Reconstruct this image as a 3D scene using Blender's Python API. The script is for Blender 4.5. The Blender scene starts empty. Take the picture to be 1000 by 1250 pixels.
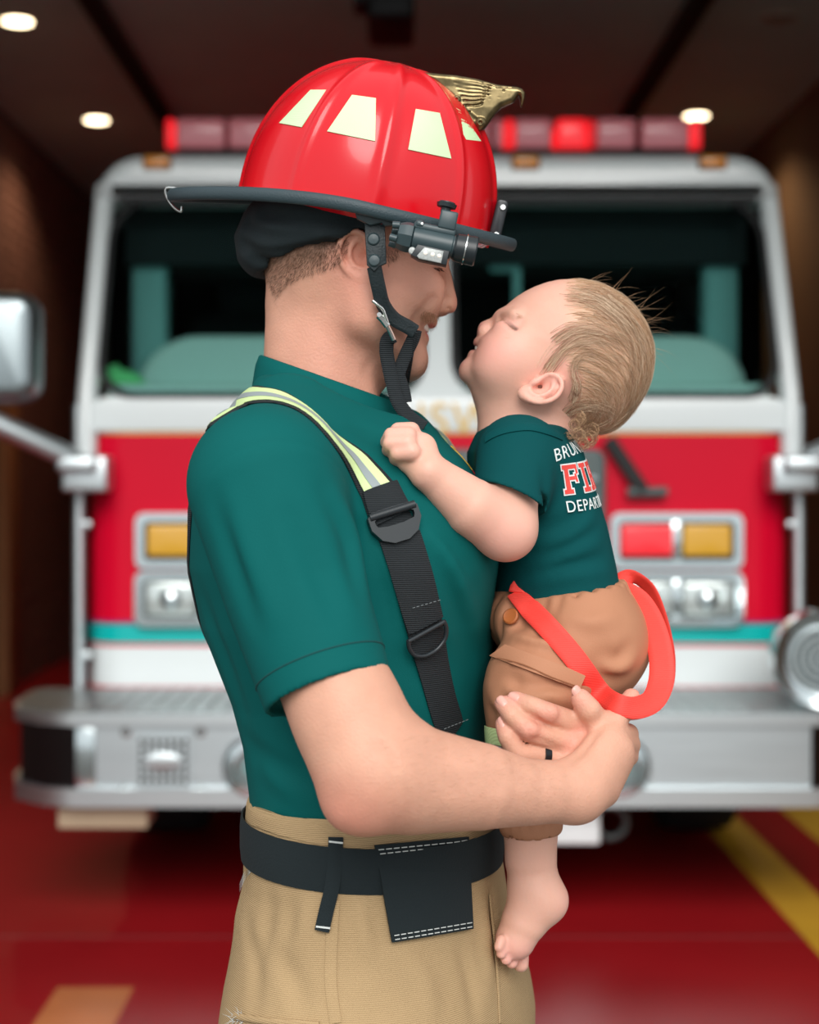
import bpy, bmesh, math, random
import numpy as np
from mathutils import Vector, Matrix
random.seed(7)
rng = np.random.default_rng(7)
R = math.radians
sc = bpy.context.scene
COL = sc.collection

# ------------------------------------------------------------------ camera
F = 58.0 / 36.0 * 1250.0          # focal length in pixels of the 1000x1250 frame
D0 = 1.61                         # camera to the man's mid plane (world y = 0)
HC = 1.33                         # camera height
cam_d = bpy.data.cameras.new('camera')
cam = bpy.data.objects.new('camera', cam_d)
COL.objects.link(cam)
cam.location = (0, -D0, HC)
cam.rotation_euler = (R(90), 0, 0)
cam_d.lens = 58.0
cam_d.sensor_width = 36.0
cam_d.sensor_fit = 'AUTO'
cam_d.shift_x = 17.0 / 1250.0
cam_d.shift_y = -33.0 / 1250.0
cam_d.clip_start = 0.05
cam_d.dof.use_dof = True
cam_d.dof.focus_distance = 1.50
cam_d.dof.aperture_fstop = 3.8
cam_d.dof.aperture_blades = 9
sc.camera = cam

# ------------------------------------------------------------------ light
w = bpy.data.worlds.new('overcast_sky')
sc.world = w
w.use_nodes = True
bg = w.node_tree.nodes['Background']
bg.inputs[0].default_value = (0.93, 0.98, 1.0, 1)
bg.inputs[1].default_value = 1.0
sun_d = bpy.data.lights.new('soft_sun', 'SUN')
sun_d.energy = 2.7
sun_d.angle = R(38)
sun_d.color = (1.0, 0.97, 0.93)
sun = bpy.data.objects.new('soft_sun', sun_d)
COL.objects.link(sun)
sun.rotation_euler = (R(57), R(-6), R(6))
sun.location = (0, -3, 5)
sc.view_settings.view_transform = 'Standard'
sc.view_settings.look = 'None'
sc.view_settings.gamma = 1.0
sc.view_settings.use_curve_mapping = False
sc.view_settings.exposure = 0.06
sc.cycles.use_denoising = True
sc.cycles.max_bounces = 8
sc.cycles.sample_clamp_indirect = 6.0

# ------------------------------------------------------------------ helpers
def P(px, py, Y=0.0):
    """photo measurement (1000x1250 frame) at world depth Y -> world point"""
    d = D0 + Y
    return np.array([(px - 483.0) * d / F, Y, HC - (py - 592.0) * d / F])

def srgb(r, g, b):
    def f(c):
        c /= 255.0
        return c / 12.92 if c <= 0.04045 else ((c + 0.055) / 1.055) ** 2.4
    return (f(r), f(g), f(b), 1.0)

class NT:
    """small node-tree helper"""
    def __init__(s, m):
        s.t = m.node_tree; s.n = s.t.nodes
        s.b = s.n['Principled BSDF']
    def add(s, kind, **kw):
        nd = s.n.new(kind)
        for k, v in kw.items():
            if k in nd.inputs: nd.inputs[k].default_value = v
            else: setattr(nd, k, v)
        return nd
    def l(s, a, ao, b, bi): s.t.links.new(a.outputs[ao], b.inputs[bi])

def mat(name, col, rough=0.5, metal=0.0, spec=0.5, coat=0.0, noise=None, bump=0.0, bscale=60.0, vcol=False,
        sss=0.0, sheen=0.0, emit=None, estr=0.0, alpha=1.0, weave=None, stretch=(1, 1, 1), mix=None):
    m = bpy.data.materials.new(name); m.use_nodes = True
    t = NT(m); b = t.b
    b.inputs['Base Color'].default_value = col
    b.inputs['Roughness'].default_value = rough
    b.inputs['Metallic'].default_value = metal
    b.inputs['Specular IOR Level'].default_value = spec
    b.inputs['Coat Weight'].default_value = coat
    b.inputs['Coat Roughness'].default_value = 0.06
    b.inputs['Sheen Weight'].default_value = sheen
    b.inputs['Sheen Roughness'].default_value = 0.5
    b.inputs['Alpha'].default_value = alpha
    if sss:
        b.inputs['Subsurface Weight'].default_value = sss
        b.inputs['Subsurface Radius'].default_value = (1.0, 0.35, 0.2)
        b.inputs['Subsurface Scale'].default_value = 0.006
    if emit:
        b.inputs['Emission Color'].default_value = emit
        b.inputs['Emission Strength'].default_value = estr
    tc = t.add('ShaderNodeTexCoord')
    mp = t.add('ShaderNodeMapping'); mp.inputs['Scale'].default_value = stretch
    t.l(tc, 'Object', mp, 'Vector')
    src = None
    if vcol:
        a = t.add('ShaderNodeAttribute', attribute_name='col'); src = (a, 'Color')
    if noise:                       # (scale, amount, detail)
        nz = t.add('ShaderNodeTexNoise'); nz.inputs['Scale'].default_value = noise[0]; nz.inputs['Detail'].default_value = noise[2] if len(noise) > 2 else 4
        t.l(mp, 'Vector', nz, 'Vector')
        mr = t.add('ShaderNodeMapRange'); mr.inputs['From Min'].default_value = 0.25; mr.inputs['From Max'].default_value = 0.75
        mr.inputs['To Min'].default_value = 1 - noise[1]; mr.inputs['To Max'].default_value = 1 + noise[1]
        t.l(nz, 'Fac', mr, 'Value')
        mx = t.add('ShaderNodeVectorMath', operation='MULTIPLY')
        if src: t.l(src[0], src[1], mx, 0)
        else: mx.inputs[0].default_value = col[:3]
        t.l(mr, 'Result', mx, 1); src = (mx, 'Vector')
    if src: t.l(src[0], src[1], b, 'Base Color')
    last = None
    if bump:
        nb = t.add('ShaderNodeTexNoise'); nb.inputs['Scale'].default_value = bscale; nb.inputs['Detail'].default_value = 5
        t.l(mp, 'Vector', nb, 'Vector')
        bp = t.add('ShaderNodeBump'); bp.inputs['Strength'].default_value = bump; bp.inputs['Distance'].default_value = 0.004
        t.l(nb, 'Fac', bp, 'Height'); last = bp
    if weave:                       # (scale, strength, rotation about z, coordinate)
        wv = t.add('ShaderNodeTexWave'); wv.inputs['Scale'].default_value = weave[0]; wv.bands_direction = weave[2]
        wv.inputs['Distortion'].default_value = 0.6; wv.inputs['Detail Scale'].default_value = 3
        t.l(tc, weave[3] if len(weave) > 3 else 'Object', wv, 'Vector')
        bp = t.add('ShaderNodeBump'); bp.inputs['Strength'].default_value = weave[1]; bp.inputs['Distance'].default_value = 0.001
        t.l(wv, 'Fac', bp, 'Height')
        if last: t.l(last, 'Normal', bp, 'Normal')
        last = bp
        if mix:
            mr = t.add('ShaderNodeMix', data_type='RGBA'); 
            mr.inputs[6].default_value = col; mr.inputs[7].default_value = mix
            t.l(wv, 'Fac', mr, 0); t.l(mr, 2, b, 'Base Color')
    if last: t.l(last, 'Normal', b, 'Normal')
    return m

WL = {}          # world location of every object
def empty(name, loc, label=None, cat=None, group=None, kind=None):
    o = bpy.data.objects.new(name, None); COL.objects.link(o)
    o.location = loc; o.empty_display_size = 0.1
    WL[o.name] = Vector(loc)
    return tag(o, label, cat, group, kind)

def tag(o, label=None, cat=None, group=None, kind=None):
    if label: o['label'] = label
    if cat: o['category'] = cat
    if group: o['group'] = group
    if kind: o['kind'] = kind
    return o

def link(name, me, m, parent=None, smooth=True, label=None, cat=None, group=None, kind=None):
    """mesh in world coordinates -> object with its origin at the mesh centre"""
    n = len(me.vertices)
    co = np.empty(n * 3, np.float32); me.vertices.foreach_get('co', co); co = co.reshape(-1, 3)
    c = (co.min(0) + co.max(0)) / 2
    if parent is None: c[2] = co[:, 2].min()
    me.vertices.foreach_set('co', (co - c).ravel())
    if m is not None:
        for x in (m if isinstance(m, (list, tuple)) else [m]): me.materials.append(x)
    if smooth is not None:
        me.polygons.foreach_set('use_smooth', [bool(smooth)] * len(me.polygons))
    me.update()
    o = bpy.data.objects.new(name, me); COL.objects.link(o)
    WL[o.name] = Vector(c)
    if parent is not None:
        o.parent = parent; o.location = Vector(c) - WL[parent.name]
    else: o.location = Vector(c)
    return tag(o, label, cat, group, kind)

def sharp(o, ang=35):
    try: o.data.set_sharp_from_angle(angle=R(ang))
    except Exception: pass
    return o

def bm_mesh(bm, name='m'):
    bmesh.ops.recalc_face_normals(bm, faces=bm.faces)
    me = bpy.data.meshes.new(name); bm.to_mesh(me); bm.free(); return me

def pd(name, verts, faces, m, parent=None, smooth=True, **kw):
    me = bpy.data.meshes.new(name); me.from_pydata([tuple(map(float, v)) for v in verts], [], faces); me.validate()
    bm = bmesh.new(); bm.from_mesh(me); bmesh.ops.recalc_face_normals(bm, faces=bm.faces); bm.to_mesh(me); bm.free()
    return link(name, me, m, parent, smooth, **kw)

def add_box(bm, lo, hi, bev=0.0, seg=2, M=None):
    r = bmesh.ops.create_cube(bm, size=1.0)
    vs = r['verts']
    lo = Vector(lo); hi = Vector(hi)
    for v in vs:
        v.co = Vector((lo[i] + (v.co[i] + 0.5) * (hi[i] - lo[i]) for i in range(3)))
    if bev:
        es = list({e for v in vs for e in v.link_edges})
        q = bmesh.ops.bevel(bm, geom=es, offset=bev, segments=seg, profile=0.5, affect='EDGES')
        vs = list({v for f in q['faces'] for v in f.verts} | {v for v in vs if v.is_valid})
    if M is not None:
        for v in vs: v.co = M @ v.co
    return vs

def box(name, lo, hi, m, parent=None, bev=0.0, seg=2, M=None, **kw):
    bm = bmesh.new(); add_box(bm, lo, hi, bev, seg, M)
    o = link(name, bm_mesh(bm), m, parent, bev > 0, **kw)
    return sharp(o, 50) if bev > 0 else o

def rrect(x0, z0, x1, z1, r, n=6):
    pts = []
    for cx, cz, a0 in ((x1 - r, z1 - r, 0), (x0 + r, z1 - r, 90), (x0 + r, z0 + r, 180), (x1 - r, z0 + r, 270)):
        for i in range(n + 1):
            a = R(a0 + 90 * i / n); pts.append((cx + r * math.cos(a), cz + r * math.sin(a)))
    return pts

def prism(name, pts, y0, y1, m, parent=None, bev=0.0, seg=2, hole=None, M=None, **kw):
    """XZ outline extruded along Y (optionally a hole outline with as many points)"""
    bm = bmesh.new(); n = len(pts)
    a = [bm.verts.new((p[0], y0, p[1])) for p in pts]; b = [bm.verts.new((p[0], y1, p[1])) for p in pts]
    if hole is None:
        f0 = bm.faces.new(a); f1 = bm.faces.new(b[::-1])
        for i in range(n): bm.faces.new((a[i], b[i], b[(i + 1) % n], a[(i + 1) % n]))
        if bev:
            bmesh.ops.recalc_face_normals(bm, faces=bm.faces)
            es = [e for e in f0.edges] 
            bmesh.ops.bevel(bm, geom=es, offset=bev, segments=seg, profile=0.5, affect='EDGES')
    else:
        c = [bm.verts.new((p[0], y0, p[1])) for p in hole]; d = [bm.verts.new((p[0], y1, p[1])) for p in hole]
        for i in range(n):
            j = (i + 1) % n
            bm.faces.new((a[i], a[j], c[j], c[i])); bm.faces.new((b[i], d[i], d[j], b[j]))
            bm.faces.new((a[i], b[i], b[j], a[j])); bm.faces.new((c[i], c[j], d[j], d[i]))
    if M is not None:
        for v in bm.verts: v.co = M @ v.co
    o = link(name, bm_mesh(bm), m, parent, True, **kw)
    return sharp(o, 40)

def frame_axes(d):
    d = np.array(d, float); d /= np.linalg.norm(d)
    a = np.array([0, 0, 1.0]) if abs(d[2]) < 0.9 else np.array([1.0, 0, 0])
    u = np.cross(d, a); u /= np.linalg.norm(u); return u, np.cross(d, u), d

def lathe_mesh(prof, c, axis, n=32):
    """prof: list of (t along axis, radius)"""
    u, v, d = frame_axes(axis); c = np.array(c, float); V = []; Fc = []
    for t, r in prof:
        for i in range(n):
            a = 2 * math.pi * i / n
            V.append(c + d * t + (u * math.cos(a) + v * math.sin(a)) * max(r, 1e-5))
    for k in range(len(prof) - 1):
        for i in range(n):
            j = (i + 1) % n; Fc.append((k * n + i, k * n + j, (k + 1) * n + j, (k + 1) * n + i))
    Fc.append(tuple(range(n - 1, -1, -1))); Fc.append(tuple((len(prof) - 1) * n + i for i in range(n)))
    return V, Fc

def lathe(name, prof, c, axis, m, parent=None, n=32, ang=35, **kw):
    V, Fc = lathe_mesh(prof, c, axis, n)
    return sharp(pd(name, V, Fc, m, parent, **kw), ang)

def sweep_mesh(pts, sect, up=None, closed=False, cap=True, scale=None):
    """sect: list of (a,b) in the (side, up) frame along a polyline"""
    pts = np.array(pts, float); n = len(pts); V = []; Fc = []
    k = len(sect); pu = None
    for i in range(n):
        if closed: t = pts[(i + 1) % n] - pts[i - 1]
        else: t = pts[min(i + 1, n - 1)] - pts[max(i - 1, 0)]
        t = t / (np.linalg.norm(t) + 1e-12)
        if up is not None:
            u0 = np.array(up[i] if np.ndim(up) == 2 else up, float)
        elif pu is not None: u0 = pu
        else: u0 = frame_axes(t)[0]
        u0 = u0 - t * np.dot(u0, t); u0 = u0 / (np.linalg.norm(u0) + 1e-12); pu = u0
        s = np.cross(t, u0)
        f = scale[i] if scale is not None else 1.0
        for a, b in sect: V.append(pts[i] + (s * a + u0 * b) * f)
    for i in range(n if closed else n - 1):
        i2 = (i + 1) % n
        for j in range(k):
            j2 = (j + 1) % k; Fc.append((i * k + j, i * k + j2, i2 * k + j2, i2 * k + j))
    if cap and not closed:
        Fc.append(tuple(range(k))); Fc.append(tuple((n - 1) * k + j for j in range(k - 1, -1, -1)))
    return V, Fc

def circ(r, n=10, ry=None): return [(r * math.cos(2 * math.pi * i / n), (ry or r) * math.sin(2 * math.pi * i / n)) for i in range(n)]
def flat(w_, t_): return [(-w_ / 2, -t_ / 2), (w_ / 2, -t_ / 2), (w_ / 2, t_ / 2), (-w_ / 2, t_ / 2)]
def flat_r(w_, t_):      # rounded strap section
    h, q = w_ / 2, t_ / 2
    return [(-h + q, -q), (-h / 2, -q), (0, -q), (h / 2, -q), (h - q, -q), (h, 0), (h - q, q), (h / 2, q), (0, q), (-h / 2, q), (-h + q, q), (-h, 0)]

def spline(pts, n=8, closed=False):
    pts = [np.array(p, float) for p in pts]; out = []
    N = len(pts)
    for i in range(N if closed else N - 1):
        g = lambda k: pts[k % N] if closed else pts[min(max(k, 0), N - 1)]
        p0, p1, p2, p3 = g(i - 1), g(i), g(i + 1), g(i + 2)
        for j in range(n):
            t = j / n
            out.append(0.5 * ((2 * p1) + (-p0 + p2) * t + (2 * p0 - 5 * p1 + 4 * p2 - p3) * t * t + (-p0 + 3 * p1 - 3 * p2 + p3) * t ** 3))
    if not closed: out.append(pts[-1])
    return np.array(out)

def tube(name, pts, r, m, parent=None, n=12, up=None, closed=False, scale=None, sect=None, ang=60, **kw):
    V, Fc = sweep_mesh(pts, sect or circ(r, n), up, closed, True, scale)
    return sharp(pd(name, V, Fc, m, parent, **kw), ang)

def joined(name, parts, m, parent=None, smooth=True, ang=40, **kw):
    V = []; Fc = []
    for v, f in parts:
        o = len(V); V += list(v); Fc += [tuple(i + o for i in q) for q in f]
    return sharp(pd(name, V, Fc, m, parent, smooth, **kw), ang)

def text_mesh(s, size, extrude=0.0, spacing=1.0):
    cu = bpy.data.curves.new('t', 'FONT'); cu.body = s; cu.size = size; cu.extrude = extrude
    cu.align_x = 'CENTER'; cu.align_y = 'CENTER'; cu.space_character = spacing
    o = bpy.data.objects.new('t', cu); COL.objects.link(o)
    dg = bpy.context.evaluated_depsgraph_get()
    me = bpy.data.meshes.new_from_object(o.evaluated_get(dg))
    V = np.array([v.co[:] for v in me.vertices]); Fc = [tuple(p.vertices) for p in me.polygons]
    bpy.data.objects.remove(o); bpy.data.curves.remove(cu); bpy.data.meshes.remove(me)
    return V, Fc
# ------------------------------------------------------------------ the bay
M = {}
M['floor'] = mat('red_epoxy', srgb(150, 22, 28), rough=0.32, spec=0.35, noise=(0.9, 0.22, 6), bump=0.05, bscale=9)
M['yellow'] = mat('yellow_paint', srgb(196, 150, 40), rough=0.5, noise=(4, 0.12))
M['tan_reflection'] = mat('painted_tan_reflection', srgb(190, 110, 62), rough=0.4, noise=(3, 0.2))
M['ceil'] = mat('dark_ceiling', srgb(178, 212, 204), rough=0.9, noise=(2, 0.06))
M['wall'] = mat('brown_wall', srgb(110, 84, 60), rough=0.85, noise=(3, 0.1), bump=0.2, bscale=12)
M['mortar'] = mat('mortar', srgb(96, 84, 78), rough=0.95)
M['brick'] = mat('dark_brick', srgb(118, 80, 72), rough=0.9, noise=(9, 0.3), bump=0.4, bscale=50)
M['black_metal'] = mat('black_metal', srgb(18, 18, 20), rough=0.5, metal=0.2)
M['wood'] = mat('brown_wood', srgb(150, 104, 66), rough=0.7, noise=(6, 0.25), stretch=(6, 6, 0.6))
M['lamp'] = mat('lamp_glow', srgb(255, 236, 200), emit=(1.0, 0.78, 0.5, 1), estr=9.0)
M['lamp_off'] = mat('lamp_glass_unlit', srgb(120, 118, 112), rough=0.4)
M['trim_white'] = mat('lamp_trim', srgb(190, 180, 165), rough=0.5)

YF = 1.6                   # front of the building
ZC = HC + 2.4               # ceiling
XW = 2.52
YB = 13.5
box('floor', (-9, 2.40, -0.3), (9, YB + .2, 0.0), M['floor'], kind='structure')
box('floor_apron', (-12, -12, -0.3), (12, 2.40, 0.0), mat('concrete', srgb(112, 111, 108), rough=.9, noise=(2.5, .08), bump=.15, bscale=30), kind='structure')
flo = bpy.data.objects['floor']
def ground(py): return F * HC / (py - 592.0) - D0
# yellow lane stripes running into the bay and an orange reflection painted as a tan patch
for i, (xa, wd) in enumerate(((1.284, .085),(1.66, .085))):
    box('stripe', (xa - wd, 2.40, 0.0), (xa + wd, YB - .5, 0.003), M['yellow'], flo)
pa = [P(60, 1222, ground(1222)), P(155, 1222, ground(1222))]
box('reflection_patch', (pa[0][0], 2.40, 0), (pa[1][0], ground(1206), 0.002), M['tan_reflection'], flo)
# expansion joint across the floor
box('joint_strip', (-9, ground(1143) - .012, 0), (9, ground(1143) + .012, .0015), mat('joint_filler', srgb(120, 30, 34), rough=.5), flo)

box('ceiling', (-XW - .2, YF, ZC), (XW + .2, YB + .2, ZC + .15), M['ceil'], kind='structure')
box('wall_right', (XW, YF, 0), (XW + .2, YB, ZC), M['wall'], kind='structure')
wl = box('wall_left', (-XW - .22, YF, 0), (-XW - .012, YB, ZC), M['mortar'], kind='structure')
box('wall_back', (-XW - .2, YB, 0), (XW + .2, YB + .2, ZC), M['wall'], kind='structure')
# front wall of the building: piers and the lintel over the open bay door
box('wall_front', (-6.5, YF - .25, ZC - .12), (6.5, YF, ZC + 1.6), M['brick'], kind='structure')
box('wall_front_pier', (-6.5, YF - .25, 0), (-XW, YF, ZC - .12), M['brick'], kind='structure')
box('wall_front_pier', (XW, YF - .25, 0), (6.5, YF, ZC - .12), M['brick'], kind='structure')
# bricks of the left wall where the photo shows courses (the nearest as single bricks)
bw, bh, gap = 0.215, 0.066, 0.010
bm = bmesh.new(); add_box(bm, (-.012, -bw / 2, -bh / 2), (.006, bw / 2, bh / 2), .004, 1)
brick_me = bm_mesh(bm); brick_me.materials.append(M['brick'])
rest = bmesh.new(); cnt = 0
for r_ in range(int(ZC / (bh + gap))):
    z = 0.04 + r_ * (bh + gap)
    for c_ in range(22):
        y = 8.5 + c_ * (bw + gap) + (0.11 if r_ % 2 else 0)
        if y > YB - .15 or z > ZC - .06: continue
        jit = random.uniform(-.003, .004)
        if cnt < 300 and 0.2 < z < 2.55 and y < 10.6:
            b = bpy.data.objects.new('brick', brick_me); COL.objects.link(b); b.parent = wl
            b.location = Vector((-XW - .006 + jit, y, z)) - WL[wl.name]; cnt += 1
        else:
            add_box(rest, (-XW - .012, y - bw / 2, z - bh / 2), (-XW + jit, y + bw / 2, z + bh / 2))
link('far_bricks', bm_mesh(rest), M['brick'], wl, False, kind='stuff')
# wooden post on the left wall
box('wooden_post', (-XW + .005, 8.75, 0), (-XW + .09, 9.03, 2.1), M['wood'], None, .01,
    label='brown wooden post against the left brick wall', cat='post')

# recessed ceiling lights
def ceiling_light(x, y, on, label):
    e = empty('ceiling_light', (x, y, ZC), label, 'light', 'recessed ceiling lights')
    lathe('trim_ring', [(-.004, .052), (-.010, .056), (-.010, .088), (-.002, .092), (0, .092)], (x, y, ZC), (0, 0, 1), M['trim_white'], e, 28)
    lathe('diffuser', [(-.013, .002), (-.013, .074), (-.003, .076)], (x, y, ZC), (0, 0, 1), M['lamp' if on else 'lamp_off'], e, 28)
    if on:
        ld = bpy.data.lights.new('downlight', 'SPOT'); ld.energy = 42; ld.color = (1, .72, .42); ld.spot_size = R(140); ld.spot_blend = .6; ld.shadow_soft_size = .06
        lo = bpy.data.objects.new('downlight', ld); COL.objects.link(lo); lo.location = (x, y, ZC - .03)
def cd(py): return F * 2.4 / (592 - py) - D0
ceiling_light(-1.95, cd(24), True, 'lit round recessed ceiling light nearest the top left corner')
ceiling_light(-1.96, cd(145), True, 'lit round recessed ceiling light on the left, farther back above the truck')
ceiling_light(1.95, cd(140), True, 'lit round recessed ceiling light at right, just above the light bar end')
ceiling_light(1.97, cd(20), False, 'unlit round recessed ceiling light in the upper right')
# bay door tracks hanging under the ceiling
for x, side in ((-1.475, 'left'), (1.475, 'right')):
    e = empty('door_track', (x, 6.0, ZC), 'long black overhead door track under the ceiling on the %s' % side, 'door track')
    prism('rail', [(x - .045, ZC - .09), (x + .045, ZC - .09), (x + .045, ZC - .02), (x + .035, ZC - .02), (x + .035, ZC - .078), (x - .035, ZC - .078), (x - .035, ZC - .02), (x - .045, ZC - .02)],
          YF + .1, 9.55, M['black_metal'], e)
    for yy in (3.2, 5.3, 7.4, 9.3):
        box('hanger', (x - .03, yy - .02, ZC - .03), (x + .03, yy + .02, ZC), M['black_metal'], e)
# door opener motor in the middle
y0 = 5.6
c = P(470, 15, y0)
e = empty('door_opener', (c[0], y0, ZC), 'black bay door opener motor hanging from the ceiling above the helmet', 'door opener')
a = P(449, 36, y0); b = P(506, -40, y0)
box('motor_housing', (a[0], y0 - .2, a[2]), (b[0], y0 + .3, a[2] + .24), M['black_metal'], e, .02)
a2 = P(432, 12, y0)
box('control_box', (a2[0], y0 - .1, a2[2]), (a[0] + .001, y0 + .1, a2[2] + .12), M['black_metal'], e, .01)
for s in (-.1, .1):
    box('hanger', (c[0] + s - .015, y0, a[2] + .2), (c[0] + s + .015, y0 + .04, ZC), M['black_metal'], e)
# ------------------------------------------------------------------ fire truck
M['t_white'] = mat('truck_white', srgb(222, 229, 230), rough=0.28, coat=0.4)
M['t_red'] = mat('truck_red', srgb(208, 2, 42), rough=0.38, spec=.18)
M['t_teal'] = mat('stripe_teal', srgb(0, 176, 172), rough=0.3, coat=.1)
M['t_purple'] = mat('stripe_purple', srgb(120, 40, 110), rough=0.3)
M['gold'] = mat('gold_leaf', srgb(214, 178, 100), rough=0.4, metal=0.3)
M['chrome'] = mat('chrome', srgb(205, 214, 216), rough=0.16, metal=1.0)
M['mirror_shell'] = mat('mirror_shell', srgb(150, 160, 163), rough=0.3, metal=1.0)
M['brushed'] = mat('brushed_aluminium', srgb(206, 214, 217), rough=0.42, metal=1.0, noise=(40, .05), stretch=(.1, 1, 1))
M['tread'] = mat('tread_plate', srgb(150, 158, 160), rough=0.34, metal=0.9)
M['rubber'] = mat('black_rubber', srgb(14, 16, 18), rough=0.7)
M['dark'] = mat('dark_trim', srgb(30, 36, 38), rough=0.5)
M['grey_trim'] = mat('grey_trim', srgb(70, 84, 84), rough=0.45)
M['dash'] = mat('dash_vinyl', srgb(196, 222, 216), rough=0.7)
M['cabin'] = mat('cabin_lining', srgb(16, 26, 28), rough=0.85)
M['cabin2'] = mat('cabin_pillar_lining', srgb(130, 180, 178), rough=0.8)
M['amber'] = mat('amber_lens', srgb(226, 140, 24), rough=0.2, coat=.5)
M['ambers'] = mat('amber_signal_lens', srgb(214, 160, 40), rough=0.2, coat=.5)
M['redlens'] = mat('red_lens', srgb(226, 36, 48), rough=0.2, coat=.5, emit=srgb(255, 40, 50), estr=.25)
M['pinklens'] = mat('faded_red_lens', srgb(232, 130, 140), rough=0.25, coat=.5, weave=(60, .3, 'X'))
M['brightred'] = mat('lit_red_lens', srgb(240, 40, 50), rough=0.2, emit=srgb(255, 30, 40), estr=.6)
M['lampglass'] = mat('headlamp_glass', srgb(214, 222, 220), rough=0.12, metal=.6)
M['tyre'] = mat('tyre', srgb(20, 22, 24), rough=0.85)
M['tan'] = mat('tan_steel', srgb(176, 158, 132), rough=0.6)
gl = bpy.data.materials.new('windshield_glass'); gl.use_nodes = True
t = NT(gl); out = t.n['Material Output']
tr = t.add('ShaderNodeBsdfTransparent'); tr.inputs[0].default_value = (.74, .84, .83, 1)
gs = t.add('ShaderNodeBsdfGlossy'); gs.inputs['Roughness'].default_value = .03
lw = t.add('ShaderNodeFresnel'); lw.inputs[0].default_value = 1.12
mx = t.add('ShaderNodeMixShader'); t.l(lw, 0, mx, 0); t.l(tr, 0, mx, 1); t.l(gs, 0, mx, 2); t.l(mx, 0, out, 0)
M['glass'] = gl

TY = 3.86                                  # cab front plane
TC = P(536, 592, TY)[0]                    # truck centre line
def Z(py, Y=TY): return P(0, py, Y)[2]
def X(px, Y=TY): return P(px, 0, Y)[0]
truck = empty('fire_truck', (TC, TY, 0), 'red and white fire truck parked in the bay behind the man', 'fire truck')
HW = 1.175                                 # half width of the cab front
def u_outline(hw, yf, yb, r, n=8):
    pts = [(TC - hw, yb)]
    for i in range(n + 1):
        a = R(180 + 90 * i / n); pts.append((TC - hw + r + r * math.cos(a), yf + r + r * math.sin(a)))
    for i in range(n + 1):
        a = R(270 + 90 * i / n); pts.append((TC + hw - r + r * math.cos(a), yf + r + r * math.sin(a)))
    pts.append((TC + hw, yb)); return pts
def band(name, z0, z1, m, out=0.0, yf=TY, yb=TY + 2.1, r=.13, th=.03, hw=HW, top=None, rtop=0.0):
    """strip of cab skin following the rounded front"""
    o = u_outline(hw + out, yf - out, yb, r + out); i_ = u_outline(hw - th, yf + th, yb, max(r - th, .02))
    V = []; n = len(o)
    for q, z in ((o, z0), (o, z1), (i_, z1), (i_, z0)): V += [(x, y, z) for x, y in q]
    Fc = []
    for k in range(4):
        for j in range(n - 1):
            k2 = (k + 1) % 4; Fc.append((k * n + j, k * n + j + 1, k2 * n + j + 1, k2 * n + j))
    Fc.append((0, n, 2 * n, 3 * n)); Fc.append((n - 1, 2 * n - 1, 3 * n - 1, 4 * n - 1))
    return sharp(pd(name, V, Fc, m, truck), 40)
band('lower_red_line', Z(846), Z(838), M['t_red'], .002)
band('lower_white_panel', Z(838), Z(789), M['t_white'])
band('thin_red_stripe', Z(789), Z(785), M['t_red'], .003)
band('teal_stripe', Z(785), Z(762), M['t_teal'], .003)
band('purple_stripe', Z(762), Z(758), M['t_purple'], .003)
band('red_panel', Z(758), Z(530), M['t_red'])
band('gold_line', Z(530), Z(527.5), M['gold'], .002)
# upper white band with rounded shoulders, cut under the windshield
xa, xb = TC - HW, TC + HW
pts = [(xa, Z(527.5)), (xb, Z(527.5)), (xb, Z(506))] + [(xb - .10 + .10 * math.cos(R(a)), Z(506) + (Z(483) - Z(506)) * math.sin(R(a))) for a in range(10, 91, 16)] \
    + [(xa + .10 - .10 * math.cos(R(a)), Z(506) + (Z(483) - Z(506)) * math.sin(R(a))) for a in range(90, 9, -16)] + [(xa, Z(506))]
prism('white_cowl', pts, TY - .004, TY + .10, M['t_white'], truck, .012, 3)
# lettering on the cowl
V, Fc = text_mesh('BRUNSWICK', .155, .003, 1.12)
V = np.stack([V[:, 0] * .92 + TC, TY - .008 - V[:, 2], V[:, 1] * 1.0 + Z(514)], 1)
pd('gold_lettering', V, Fc, M['gold'], truck, False)

# windshield: two panes, leaning back
lean = .33
zb, zt = Z(486), P(0, 240, TY + lean)[2]
def lean_y(z): return TY + lean * (z - zb) / (zt - zb)
SH = Matrix.Identity(4); SH[1][2] = lean / (zt - zb); SH[1][3] = -lean / (zt - zb) * zb
def pane_outline(x0, x1, r_in, r_out, left):
    rr = [(x1, zt - .0, .16 if not left else .02), (x0, zt, .16 if left else .02), (x0, zb, r_out if left else r_in), (x1, zb, r_in if left else r_out)]
    pts = []
    for (x, z, r_), a0, sx, sz in zip(rr, (0, 90, 180, 270), (-1, 1, 1, -1), (-1, -1, 1, 1)):
        for i in range(9):
            a = R(a0 + 90 * i / 8); pts.append((x + sx * r_ + r_ * math.cos(a), z + sz * r_ + r_ * math.sin(a)))
    return pts
GX = HW - .035
panes = []
for left in (True, False):
    x0, x1 = (TC - GX, TC - .045) if left else (TC + .045, TC + GX)
    o = pane_outline(x0, x1, .14, .12, left)
    i_ = [(x0 + .02 + (x - x0) * (x1 - x0 - .04) / (x1 - x0), zb + .02 + (z - zb) * (zt - zb - .04) / (zt - zb)) for x, z in o]
    prism('windshield_gasket', o, TY - .012, TY + .012, M['rubber'], truck, hole=i_, M=SH)
    g = prism('windshield_pane', i_, TY - .003, TY + .003, M['glass'], truck, M=SH)
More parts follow.
